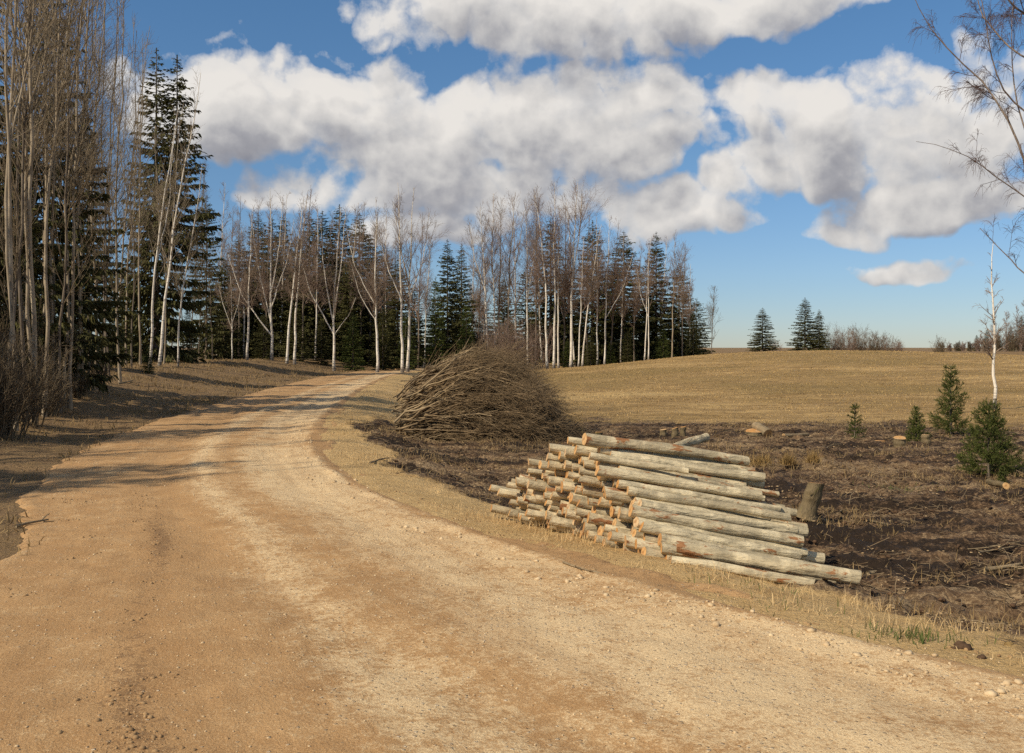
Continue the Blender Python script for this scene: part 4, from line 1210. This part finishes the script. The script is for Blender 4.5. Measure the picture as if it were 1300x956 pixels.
    keep = ((np.abs(-D / fan - 2.95) < np.abs(rg.normal(0, 0.13, len(X)))) & (fbm(X * 1.3, Y * 1.3, 3, 67) > -0.15)) | ((D > -0.05) & (D < 0.5) & (fbm(X * 2, Y * 2, 3, 65) > 0.12)) | ((-D / fan > 3.4) & (-D < W) & (fbm(X * 1.5, Y * 1.5, 3, 66) > 0.28))
    keep &= rg.uniform(size=len(X)) < 0.35
    X, Y, z = X[keep], Y[keep], z[keep]; n = len(X)
    V, Fs = pebbles(np.stack([X, Y, z], 1), 0.005 + 0.017 * rg.uniform(size=n) ** 3, rg, (0.5, 0.9))
    tag(mesh_obj('loose_dirt', V, Fs, M['dirt'], smooth=False), 'dark loose crumbs of earth along the ruts of the road', 'dirt', kind='stuff')

# ------------------------------------------------------------------ young spruces in the clearing
def young_spruce(px, row, toprow, wpx, label, seed, dens=1.0, mat='spruce_young', thin=False):
    rg = np.random.default_rng(seed)
    b = on(px, row); s = b[1] / F
    H = (row - toprow) * s; Wd = wpx * s / 2
    root = empty('young_spruce', tuple(b)); tag(root, label, 'young spruce', 'young spruces in the clearing')
    tv, tq = tubes(*[a[None] for a in limb([(0, 0, -0.05), (0, 0, H * 0.5), (0, 0, H)], 0.02 * H + 0.004, 0.004, 8)], 6)
    mesh_obj('trunk', tv, [tq], M['alder'], root)
    P, R = [], []
    z = 0.05 * H
    while z < H * 0.97:
        rel = z / H
        nb = int(rg.integers(5, 9)) if not thin else int(rg.integers(4, 6))
        ph = rg.uniform(0, 6.28)
        for k in range(nb):
            a = ph + k * 6.283 / nb + rg.normal(0, 0.25)
            L = (Wd * 1.12 * (1 - rel) ** 0.95 + 0.035 * H) * rg.uniform(0.6, 1.12)
            t = np.linspace(0, 1, 6)
            el = -0.1 + 0.75 * rel + rg.normal(0, 0.12)
            P.append(np.stack([np.cos(a) * L * t, np.sin(a) * L * t, z + L * (el * t + 0.25 * t * t)], 1)); R.append(np.linspace(0.006, 0.002, 6))
        z += H * (0.062 if not thin else 0.1) * rg.uniform(0.7, 1.3)
    P = np.stack(P); R = np.stack(R)
    lenP = np.linalg.norm(P[:, -1] - P[:, 0], axis=1)
    P2, R2 = sprout(P, R, int(len(P) * 7 * dens), (0.2, 0.97), lambda t, i, r: lenP[i] * (1.05 - t) * r.uniform(0.35, 0.8, len(t)) + 0.03 * H, (30, 60), (-0.1, 0.25), 6, 0.7, 0.0015, rg, 0.02)
    P2 = np.concatenate([P, P2]); R2 = np.concatenate([R, R2])
    # needles: short blades all round each twig
    nn = int(26000 * dens)
    seg = np.linalg.norm(np.diff(P2, axis=1), axis=2).sum(1)
    i = rg.choice(len(P2), nn, p=seg / seg.sum()); f = rg.uniform(0.05, 1, nn) * 5; k = np.minimum(f.astype(int), 4); w = (f - k)[:, None]
    p = P2[i, k] * (1 - w) + P2[i, k + 1] * w
    d = P2[i, k + 1] - P2[i, k]; d /= np.linalg.norm(d, axis=1)[:, None]
    q = rg.normal(size=(nn, 3)); q[:, 2] += 0.25; q -= (q * d).sum(1)[:, None] * d; q /= np.linalg.norm(q, axis=1)[:, None]
    nd = d * 0.75 + q * 0.75; nd /= np.linalg.norm(nd, axis=1)[:, None]
    sd = np.cross(nd, q); sd /= np.linalg.norm(sd, axis=1)[:, None] + 1e-9
    ln = rg.uniform(0.022, 0.042, nn) * (0.8 + 0.35 * H); wd = (0.0045 + 0.0015 * H)
    V = np.stack([p - sd * wd / 2, p + sd * wd / 2, p + nd * ln[:, None]], 1).reshape(-1, 3)
    V, Fs = join([(V, [np.arange(nn * 3).reshape(-1, 3)]), tubes(P2, R2, 3)])
    mesh_obj('crown', V, Fs, M[mat], root, smooth=False)
    return root
# ------------------------------------------------------------------ trees
SPECS = {'wide': dict(seed=11, W=4.3, shape=0.78, sag=0.38, ragged=0.32), 'twin': dict(seed=12, W=4.1, shape=0.72, sag=0.42, ragged=0.34, twin=True),
         'slim': dict(seed=13, W=3.2, shape=0.85, sag=0.30, ragged=0.3), 'mid': dict(seed=14, W=3.9, shape=0.8, sag=0.34, ragged=0.34),
         'full': dict(seed=15, W=5.0, shape=0.62, sag=0.25, ragged=0.28, bare=0.02, gap=0.5)}

def top_h(base, toprow):
    return CAMH + (HOR - toprow) / F * base[1] - base[2]

def build_trees():
    for k_, s_ in SPECS.items():
        SPR[k_] = dict(geo=spruce_meshes(H=20.0, **s_), H=20.0, src={})
    GS = 'spruces of the forest left of the road'
    # --- big spruces at the left (px, row, top row, kind, width factor, label)
    for px, row, top, kind, wx, lab in (
            (58, 492, -45, 'wide', 0.95, 'tallest dark spruce rising out of the photo top at left'),
            (-38, 500, -90, 'wide', 1.1, 'dark spruce half cut by the left edge'),
            (112, 470, 150, 'mid', 0.9, 'shorter dark spruce between the tallest one and the twin-topped one'),
            (208, 461, 64, 'twin', 1.0, 'tall twin-topped spruce standing against the white cloud'),
            (262, 456, 250, 'full', 0.62, 'bushy dark spruce at the right foot of the twin-topped spruce'),
            (160, 458, 330, 'full', 0.75, 'low dark spruce left behind the twin-topped spruce'),
            (20, 480, 120, 'full', 0.6, 'broad dark spruce filling the gap behind the leftmost trunks')):
        b = at(px, row)
        spruce(kind, b, top_h(b, top), lab, GS, wx, rz=0.15 if kind == 'twin' else None)
    for px, row, top, kind, wx, lab in (
            (90, 488, 408, 'full', 0.9, 'small green spruce among the trunks under the tallest spruce'),
            (188, 474, 437, 'full', 1.15, 'low green spruce bush at the feet of the leaning birches'),
            (40, 520, 430, 'full', 0.8, 'small dull green spruce in the thicket at left'),
            (142, 466, 375, 'full', 0.85, 'small dark spruce behind the bank, left of the leaning birches'),
            (238, 461, 392, 'full', 0.9, 'small dark spruce right of the leaning birches')):
        b = at(px, row)
        spruce(kind, b, top_h(b, top), lab, 'small spruces under the left trees', wx, mat='spruce_light' if px in (188, 90) else 'spruce', name='young_spruce')
    # --- row of dark spruces behind the birches, centre left
    tops = [(285, 330), (303, 300), (328, 272), (346, 278), (360, 272), (378, 300), (393, 270), (409, 269), (431, 261), (456, 272), (470, 300), (488, 310), (316, 330), (422, 310), (505, 330), (445, 320), (526, 360), (372, 340)]
    tops.sort()
    for k, (px, top) in enumerate(tops):
        fr = k % 2
        d = 92 + 9 * fr + rng.uniform(-2, 2)
        x = (px - CX) / F * d; b = np.array([x, d, gz(x, d) - 0.1])
        kind = ('mid', 'wide', 'slim')[k % 3]
        spruce(kind, b, top_h(b, top), 'dark spruce, %s from the left in the row behind the forked birches' % ORD[k + 1], 'row of dark spruces behind the forked birches', 1.25 if kind != 'slim' else 1.4)
    for k, (px, top) in enumerate(((296, 395), (335, 400), (375, 392), (408, 405), (448, 398), (486, 392), (515, 400))):
        d = 84 + rng.uniform(-2, 2); x = (px - CX) / F * d; b = np.array([x, d, gz(x, d) - 0.05])
        spruce('full', b, top_h(b, top), 'low bushy spruce at the forest edge, %s from the left behind birch trunks' % ORD[k + 1], 'low spruces along the forest edge', 1.25, mat='spruce_light' if k in (4, 6) else 'spruce')
    # --- right of the gap
    for px, d, top, kind, wx, mat, lab in (
            (568, 104, 305, 'wide', 0.95, 'spruce', 'dark pointed spruce left of the tall birch grove'),
            (586, 108, 311, 'slim', 1.1, 'spruce', 'slim dark spruce touching the right of the pointed one'),
            (553, 92, 352, 'full', 0.72, 'spruce_light', 'bright green spruce just above the brushwood heap'),
            (592, 96, 385, 'full', 0.8, 'spruce_light', 'green-tinged low spruce above the crown of the brushwood heap')):
        x = (px - CX) / F * d; b = np.array([x, d, gz(x, d) - 0.1])
        spruce(kind, b, top_h(b, top), lab, None, wx, mat=mat)
    gl = [(640, 122, 350, 'mid', 1.3), (667, 126, 340, 'full', .8), (699, 122, 277, 'slim', 1.2), (722, 127, 330, 'mid', 1.2), (752, 120, 281, 'mid', 1.15), (778, 124, 330, 'wide', 1.2), (792, 119, 294, 'wide', 1.3),
          (812, 124, 340, 'full', .8), (833, 121, 295, 'wide', 1.15), (862, 120, 334, 'wide', 1.2), (880, 117, 395, 'full', 1.1)]
    for k, (px, d, top, kind, wx) in enumerate(gl):
        x = (px - CX) / F * d; b = np.array([x, d, gz(x, d) - 0.1])
        spruce(kind, b, top_h(b, top), 'dark spruce standing in the birch grove on the rise, %s from the left' % ORD[k + 1], 'dark spruces in the birch grove', wx)
    for k, (px, top) in enumerate(((720, 432), (750, 428), (775, 436), (797, 420), (842, 415), (655, 430))):
        d = 112; x = (px - CX) / F * d; b = np.array([x, d, gz(x, d) - 0.05])
        spruce('full', b, top_h(b, top), 'low green spruce bush at the grove edge, %s from the left' % ORD[(1, 2, 3, 4, 5, 0)[k] + 1], 'low spruces at the grove edge', 1.4, mat='spruce_light' if k % 2 == 0 else 'spruce')
    for k, px in enumerate(range(284, 900, 30)):
        top = 372 + 26 * rng.uniform() + (14 if 520 < px < 600 else 0)
        d = 134 + rng.uniform(-3, 6); x = (px - CX) / F * d; b = np.array([x, d, gz(x, d) - 0.3])
        spruce('full', b, top_h(b, top), 'dark bushy spruce deep in the wood, %s from the left in the rearmost row' % ORD[k + 1], 'rearmost spruces of the wood', 1.25)
    for k, (px, top) in enumerate(((603, 404), (618, 396), (633, 405), (648, 398), (664, 410), (680, 402), (598, 425), (626, 428))):
        d = 104 + rng.uniform(-2, 6); x = (px - CX) / F * d; b = np.array([x, d, gz(x, d)])
        shrub(b, top_h(b, top), 'reddish brown bush at the grove foot above the brushwood, %s from the left' % ORD[(2, 3, 5, 6, 7, 8, 1, 4)[k]], 24, 1700 + k, 'twig_red', 'bushes at the foot of the grove', 0.5, tipr=0.007)
    # --- the two on the hill
    for px, top, wx, lab in ((968, 391, 1.5, 'smaller dark spruce on the hill crest'), (1022, 378, 1.5, 'bigger dark spruce on the hill crest'), (1040, 393, 1.25, 'lower spruce joined to the right of the bigger hill spruce')):
        d = 138.0; x = (px - CX) / F * d; b = np.array([x, d, gz(x, d) - 0.1])
        spruce('wide' if px != 1022 else 'mid', b, top_h(b, top), lab, None, wx)
    # --- far forest, right
    for k, (px, top) in enumerate(((1206, 436), (1218, 432), (1230, 434), (1240, 425), (1253, 418), (1268, 424), (1283, 412), (1297, 400), (1312, 395))):
        d = 225.0 + (k % 3) * 8; x = (px - CX) / F * d; b = np.array([x, d, gz(x, d) - 0.1])
        spruce('slim', b, top_h(b, top), 'far dark spruce beyond the field, %s from the left at the right edge' % ORD[k + 1], 'far spruces beyond the field', 1.6)

    # --- bare trees of the left forest: px, row, height m, lean px at top, label
    GL = 'bare trees of the forest left of the road'
    L = [(6, 552, 16, 10, 'aspen'), (20, 545, 17, 14, 'aspen'), (33, 530, 18, -6, 'alder'), (44, 540, 17, 20, 'aspen'), (56, 528, 16, 34, 'aspen'), (66, 514, 18, 12, 'aspen'), (76, 524, 15, 26, 'alder'),
         (89, 521, 16, 30, 'aspen'), (97, 500, 17, 24, 'aspen'), (104, 499, 16, 44, 'aspen'), (112, 486, 17, 22, 'alder'), (122, 484, 17, 40, 'aspen'), (133, 474, 18, 16, 'alder'), (153, 486, 15.5, 22, 'aspen'),
         (167, 466, 17, 10, 'alder'), (178, 464, 18, 24, 'aspen'), (190, 468, 13, 40, 'birch'), (202, 465, 16, 30, 'birch'), (215, 459, 18, 10, 'alder'), (226, 466, 11, 30, 'birch'), (50, 500, 19, 26, 'aspen'),
         (28, 505, 19, 36, 'aspen'), (84, 486, 19, 40, 'aspen'), (146, 464, 19, 44, 'aspen'), (196, 458, 20, 46, 'alder'), (240, 458, 15, 20, 'alder'), (270, 457, 14, -12, 'alder'), (14, 538, 15, 22, 'alder'), (38, 522, 17, 4, 'aspen'), (70, 498, 17, -8, 'alder'), (81, 506, 15, 18, 'aspen'), (93, 492, 18, 8, 'alder'), (109, 495, 14, -10, 'aspen'),
         (128, 470, 17, 32, 'aspen'), (139, 480, 15, 6, 'alder'), (160, 462, 18, 30, 'aspen'), (184, 461, 17, 14, 'alder'), (208, 463, 15, 36, 'aspen'), (232, 460, 13, 12, 'alder'), (252, 459, 14, 20, 'alder')]
    special = {153: 'solitary tan trunk standing forward on the bank, bare twiggy top', 190: 'white birch leaning right at the bank edge, in front of spruce bush', 202: 'bowed white birch beside the leaning one on the bank', 226: 'pale birch leaning right, nearest the twin-topped spruce foot',
               6: 'bare tan trunk at the very left edge of the photo', 89: 'thick tan trunk rising from the thicket edge, leaning right'}
    L.sort()
    for k, (px, row, H, lean, kind) in enumerate(L):
        b = at(px, row)
        s = b[1] / F
        lab = special.get(px, '%s bare %s trunk, %s from the left in the roadside forest' % ({'aspen': 'slender tan', 'alder': 'dark thin', 'birch': 'white'}[kind], {'aspen': 'aspen', 'alder': 'alder', 'birch': 'birch'}[kind], ORD[k + 1]))
        if k % 3 == 0: fk = [(rng.uniform(0.3, 0.5), rng.choice([-1.3, 1.5]), 0.3, 0.93, 0.65)]
        else: fk = []
        r0 = {'aspen': 0.0032, 'alder': 0.0028, 'birch': 0.0052}[kind] * H * rng.uniform(0.85, 1.2)
        bare_tree('bare_tree' if kind != 'birch' else 'birch_tree', b, H, r0, lab, 'tree' if kind != 'birch' else 'birch tree', GL, (lean * s + rng.normal(0, 0.35), rng.normal(0, 0.5)), 0.33 if kind != 'alder' else 0.15, fk, kind,
                  'twig_aspen' if kind != 'alder' else 'shrub', 34, 170, 420, 500 + k, 0.14, (18, 42), (0.1, 0.4), (-0.1, 0.3), 0.0034, wob=0.075)
    # thicket at the left edge
    for k, (px, row, hpx, lab) in enumerate(((4, 556, 125, 'dense brown thicket at the left edge, nearest the road'), (30, 540, 100, 'brown thicket right of the leftmost one'), (58, 526, 72, 'low brown thicket among the left trunks'), (98, 506, 34, 'small brown thicket around the thick tan trunk'),
                                        (16, 515, 150, 'tall brown thicket behind the left edge trunks'), (-25, 560, 150, 'thicket half outside the left edge'), (122, 488, 32, 'small brown thicket left of the solitary tan trunk'))):
        b = at(px, row); H = hpx * b[1] / F
        shrub(b, H, lab, 34, 700 + k, group='thickets at the left edge', width=0.55)
    # --- trees just outside the photo at the left whose shadows fall on the road
    for k, (x, y, H, kind, lab) in enumerate(((-18.6, 4.8, 14.6, 'sp', 'spruce on the left bank beside the camera'), (-17, 6.2, 14.5, 'as', 'bare tree on the left bank beside the camera'), (-20.5, 5.2, 16.6, 'sp', 'tall spruce far back on the left bank'), (-16.2, 7.6, 13.2, 'as', 'lowest bare tree of the left bank by the junction'),
                                              (-19, 10.5, 15, 'as', 'bare tree on the left bank behind the spruces'), (-24, 10, 17, 'sp', 'spruce at the back of the left bank'), (-16, 12, 13, 'as', 'bare tree on the left bank beside the thicket'), (-19.5, 14, 15, 'sp', 'spruce at the back of the left bank beside the thicket'),
                                              (-15, 15.5, 13, 'as', 'short bare tree on the left bank by the thicket'))):
        b = np.array([x, y, gz(x, y) - 0.1])
        if kind == 'sp': spruce('wide', b, H, lab, None, 0.85)
        else: bare_tree('bare_tree', b, H, 0.09, lab, 'tree', None, (0.5, 0.2), 0.2, [], 'alder', 'shrub', 40, 220, 600, 800 + k, 0.16, (25, 50), (0, 0.3), (-0.2, 0.2), 0.005)

    # --- birches in front of the dark row, centre left
    GB = 'white birches along the forest edge'
    Bt = [(295, 455, 350, -4, [(0.45, -1.6, 0, .95, .8), (0.5, 1.2, 0, .9, .7)], 'low forked birch at the left of the birch row'),
          (314, 454, 262, 6, [], 'grey slender birch left of the many-limbed one'),
          (345, 453, 238, -2, [(0.22, -6.0, 0.5, .62, .9), (0.3, -2.6, 0, .86, .8), (0.34, 3.2, 0.3, .82, .75), (0.4, 1.6, -.4, .93, .7)], 'many-limbed birch with long limbs fanning from a low fork'),
          (364, 458, 250, 20, [], 'left one of two parallel birches leaning right'),
          (374, 456, 245, 16, [], 'right one of two parallel birches leaning right'),
          (424, 462, 262, 10, [(0.30, -4.6, 0.3, .72, .9), (0.33, -1.4, -.3, .92, .85), (0.31, 2.0, 0, .98, .95), (0.27, 2.6, 0.3, .45, .5)], 'birch splitting into a wide candelabra of white limbs'),
          (479, 463, 250, -3, [(0.42, -4.0, 0.2, .82, .7), (0.35, -3.0, 0, .6, .5)], 'straight bright white birch with ascending left limbs'),
          (511, 464, 232, -3, [(0.4, -3.0, 0, .8, .6)], 'left trunk of the tall pair of birches by the road end'),
          (517, 464, 236, 4, [(0.45, 2.6, 0.2, .86, .7), (0.5, -2.0, 0.4, .92, .7)], 'right trunk of the tall pair of birches by the road end')]
    for k, (px, row, top, lean, fk, lab) in enumerate(Bt):
        d = 76.0 + (k % 3); x = (px - CX) / F * d; b = np.array([x, d, gz(x, d) - 0.05]); H = top_h(b, top)
        bare_tree('birch_tree', b, H, 0.0078 * H + 0.008, lab, 'birch tree', GB, (lean * d / F, 0), 0.3, fk, 'birch', 'twig_birch', 40, 250, 850, 900 + k, 0.18, (18, 42), (0.05, 0.4), (-0.45, 0.15), 0.0052)
    # thin alders and aspens mixed behind them
    Mx = [(276, 232), (288, 262), (303, 250), (322, 255), (338, 262), (355, 245), (384, 240), (400, 262), (415, 270), (446, 258), (456, 256), (468, 262), (490, 268), (502, 290), (530, 270), (538, 300), (310, 290), (390, 300), (435, 290)]
    Mx.sort()
    for k, (px, top) in enumerate(Mx):
        d = 86 + rng.uniform(-3, 12); x = (px - CX) / F * d; b = np.array([x, d, gz(x, d) - 0.05]); H = top_h(b, top)
        bare_tree('bare_tree', b, H, 0.0062 * H, 'thin %s bare tree, %s from the left among the dark spruces behind the birches' % ('white' if k % 3 == 0 else 'brown', ORD[k + 1]), 'tree', 'thin bare trees among the dark spruces', (rng.normal(0.3, 0.5), 0), 0.3, [], 'birch' if k % 3 == 0 else 'alder', 'twig_red' if k % 2 else 'twig_birch', 36, 260, 1150, 1000 + k, 0.15, (18, 40), (0.1, 0.4), (-0.1, 0.3), 0.0055)
    # --- the grove on the rise
    GG = 'white birches of the grove on the rise'
    Gv = [(620, 456, 262, -12, [(0.5, -2.5, 0, .9, .7)]), (628, 456, 246, 2, []), (644, 456, 244, 6, [(0.45, -2.0, 0, .85, .7), (0.5, 2.4, 0, .9, .7)]), (669, 456, 252, -3, [(0.4, 1.8, 0, .9, .7)]), (695, 457, 236, -14, []), (703, 457, 232, 2, []), (709, 457, 262, 2, []),
          (724, 456, 230, 12, [(0.5, 1.9, 0, .98, .8)]), (734, 457, 300, 8, []), (739, 456, 285, 24, []), (767, 453, 268, 6, [(0.35, 4.6, 0, .72, .7)]), (818, 453, 300, 6, []), (823, 453, 312, -2, [(0.4, -2, 0, .8, .6)]), (853, 452, 296, 4, [(0.5, 1.6, 0, .9, .6)])]
    glab = {620: 'leftmost birch of the grove, bowing left', 644: 'tan forked birch left of the grove middle', 724: 'brightest thick white birch, tallest of the grove', 739: 'white birch leaning right beside the brightest one', 767: 'thin birch with a long limb slanting right in the grove',
            818: 'left one of a close birch pair at the right of the grove', 823: 'right one of a close birch pair at the right of the grove', 853: 'rightmost pale birch of the grove'}
    for k, (px, row, top, lean, fk) in enumerate(Gv):
        d = 106.0 + (k % 4); x = (px - CX) / F * d; b = np.array([x, d, gz(x, d) - 0.05]); H = top_h(b, top)
        rr = 0.0088 if px == 724 else (0.0072 if px in (739, 703, 644, 695) else 0.0062)
        bare_tree('birch_tree', b, H, rr * H, glab.get(px, 'white birch, %s trunk from the left in the grove on the rise' % ORD[k + 1]), 'birch tree', GG, (lean * d / F, 0), 0.42, fk, 'birch' if px not in (644, 853) else 'aspen', 'twig_red' if k % 3 else 'twig_birch', 40, 260, 1000, 1100 + k, 0.17, (18, 42), (0.05, 0.4), (-0.4, 0.2), 0.0062)
    Mz = [(598, 300), (607, 282), (634, 250), (656, 250), (680, 242), (688, 248), (716, 256), (746, 262), (758, 275), (776, 280), (788, 300), (805, 310), (838, 300), (866, 310), (876, 335), (612, 330), (730, 248)]
    Mz.sort()
    for k, (px, top) in enumerate(Mz):
        d = 114 + rng.uniform(-3, 8); x = (px - CX) / F * d; b = np.array([x, d, gz(x, d) - 0.05]); H = top_h(b, top)
        bare_tree('bare_tree', b, H, 0.0062 * H, 'thin %s bare tree, %s from the left behind the white birches of the grove' % ('pale' if k % 2 == 0 else 'reddish', ORD[k + 1]), 'tree', 'thin bare trees of the grove', (rng.normal(0.3, 0.6), 0), 0.28, [], 'birch' if k % 2 == 0 else 'alder', 'twig_red' if k % 3 else 'twig_birch', 36, 260, 1150, 1200 + k, 0.16, (18, 40), (0.1, 0.4), (-0.1, 0.3), 0.0062)
    b = at(903, 448); d = 112; x = (903 - CX) / F * d; b = np.array([x, d, gz(x, d) - 0.05])
    bare_tree('bare_tree', b, top_h(b, 362), 0.055, 'small lone bare tree on the crest right of the grove', 'tree', None, (0.3, 0), 0.15, [], 'alder', 'shrub', 30, 160, 420, 1301, 0.26, (25, 45), (0.15, 0.4), (0, 0.2), 0.006)
    # bushes on the crest
    for k, (px, top) in enumerate(((1052, 411), (1062, 416), (1070, 420), (1080, 418), (1090, 414), (1100, 420), (1110, 422), (1120, 425), (1130, 428), (1140, 432), (1192, 428), (982, 432))):
        d = 142 + (k % 3) * 3; x = (px - CX) / F * d; b = np.array([x, d, gz(x, d)])
        lab = 'reddish brown bush on the hill crest, %s right of the hill spruces' % ORD[k + 1]
        if px == 1192: lab = 'small lone grey bush on the crest before the far forest'
        if px == 982: lab = 'low brown bush between the two hill spruces'
        shrub(b, top_h(b, top), lab, 22, 1400 + k, 'twig_red' if k % 2 else 'shrub', 'bushes on the hill crest', 0.42, tipr=0.008)
    for k, (px, top) in enumerate(((1262, 405), (1278, 395), (1290, 388), (1302, 380), (1246, 420))):
        d = 215.0; x = (px - CX) / F * d; b = np.array([x, d, gz(x, d)])
        bare_tree('bare_tree', b, top_h(b, top), 0.09, 'far reddish bare tree at the right edge, %s from the left' % ORD[(2, 3, 4, 5, 1)[k]], 'tree', 'far bare trees at the right edge', (0, 0), 0.2, [], 'alder', 'twig_red', 40, 220, 600, 1500 + k, 0.25, (25, 50), (0.1, 0.3), (-0.1, 0.2), 0.012)
    for k, px in enumerate(range(1196, 1312, 9)):
        top = 431 - 14 * max(0, (px - 1225) / 80.0) + 5 * rng.uniform(); d = 205 + 8 * rng.uniform(); x = (px - CX) / F * d; b = np.array([x, d, gz(x, d)])
        shrub(b, top_h(b, top), 'far low brown thicket beyond the field, %s from the left at the right edge' % ORD[k + 1], 20, 1800 + k, 'twig_red' if k % 2 else 'shrub', 'far thickets beyond the field', 0.35, tipr=0.012)
    # --- young growth in the clearing
    young_spruce(1255, 606, 508, 84, 'largest bushy young spruce, low and full, at the right', 1, 1.5)
    young_spruce(1207, 555, 466, 48, 'tall young spruce with a sparse leader, left behind the largest', 2, 1.1)
    young_spruce(1163, 562, 516, 30, 'small light green young spruce left of the tall one', 3, 0.7)
    young_spruce(1085, 560, 513, 26, 'thin wispy young spruce, leftmost in the clearing', 4, 0.35, thin=True)
    young_spruce(1272, 618, 596, 14, 'tiny spruce seedling below the largest young spruce', 5, 0.2, thin=True)
    b = at(1263, 520); s = b[1] / F
    bare_tree('birch_tree', b, 214 * s, 0.075, 'thin white birch sapling behind the largest young spruce', 'birch tree', None, (0.1, 0), 0.3, [], 'birch', 'twig_birch', 26, 110, 260, 1601, 0.14, (30, 60), (-0.15, 0.25), (-0.5, 0.1), 0.005, wob=0.12)
    # --- big birch whose limbs hang in from the right edge
    d = 14.5
    b = at(1400, 655); b = np.array([(1400 - CX) / F * d, d, gz((1400 - CX) / F * d, d)])
    def q(px, row, dy=0.0): return pt(px, row, d + dy) - b
    rg = np.random.default_rng(44)
    LB = [limb([(0, 0, -0.1), q(1385, 300), q(1355, 60), q(1330, -260)], 0.19, 0.03, 14, rg, 0.02),
          limb([q(1384, 290), q(1318, 255), q(1285, 165), q(1262, 110), q(1215, 75), q(1172, 18), q(1160, -20)], 0.026, 0.004, 14, rg, 0.01),
          limb([q(1385, 320), q(1330, 270, -.3), q(1270, 230, -.4), q(1215, 186, -.5), q(1166, 178, -.5)], 0.016, 0.003, 14, rg, 0.012),
          limb([q(1388, 400), q(1330, 370, .3), q(1285, 340, .4), q(1262, 312, .5), q(1243, 291, .6)], 0.018, 0.004, 14, rg, 0.012),
          limb([q(1372, 200), q(1310, 150, .5), q(1268, 118, .4), q(1250, 60, .3), q(1238, -40, .3)], 0.019, 0.004, 14, rg, 0.012),
          limb([q(1360, 100), q(1310, 80), q(1275, 55, .2), q(1245, 10, .4), q(1235, -60, .5)], 0.018, 0.004, 14, rg, 0.012),
          limb([q(1380, 260), q(1320, 215, .6), q(1290, 150, .8), q(1282, 60, .9), q(1290, -60, .9)], 0.018, 0.004, 14, rg, 0.012),
          limb([q(1352, 40), q(1310, 25), q(1285, 10), q(1268, -15), q(1258, -60)], 0.024, 0.006, 14, rg, 0.012)]
    bare_tree('birch_tree', b, 10.0, 0.19, 'large birch whose fine hanging twigs enter from the right edge', 'birch tree', None, limbs=LB, start=0.30, bark='limb', twig='twig_purple', n1=90, n2=620, n3=3800, seed=45, spread=0.075,
              ang=(25, 60), droop=(-0.25, 0.25), tipdroop=(-1.1, -0.15), tipr=0.0020)

def main():
    materials()
    build_world(); build_lights_camera()
    build_ground(); build_road()
    build_stack(); build_brush(); build_small()
    build_cover(); build_trees()
main()
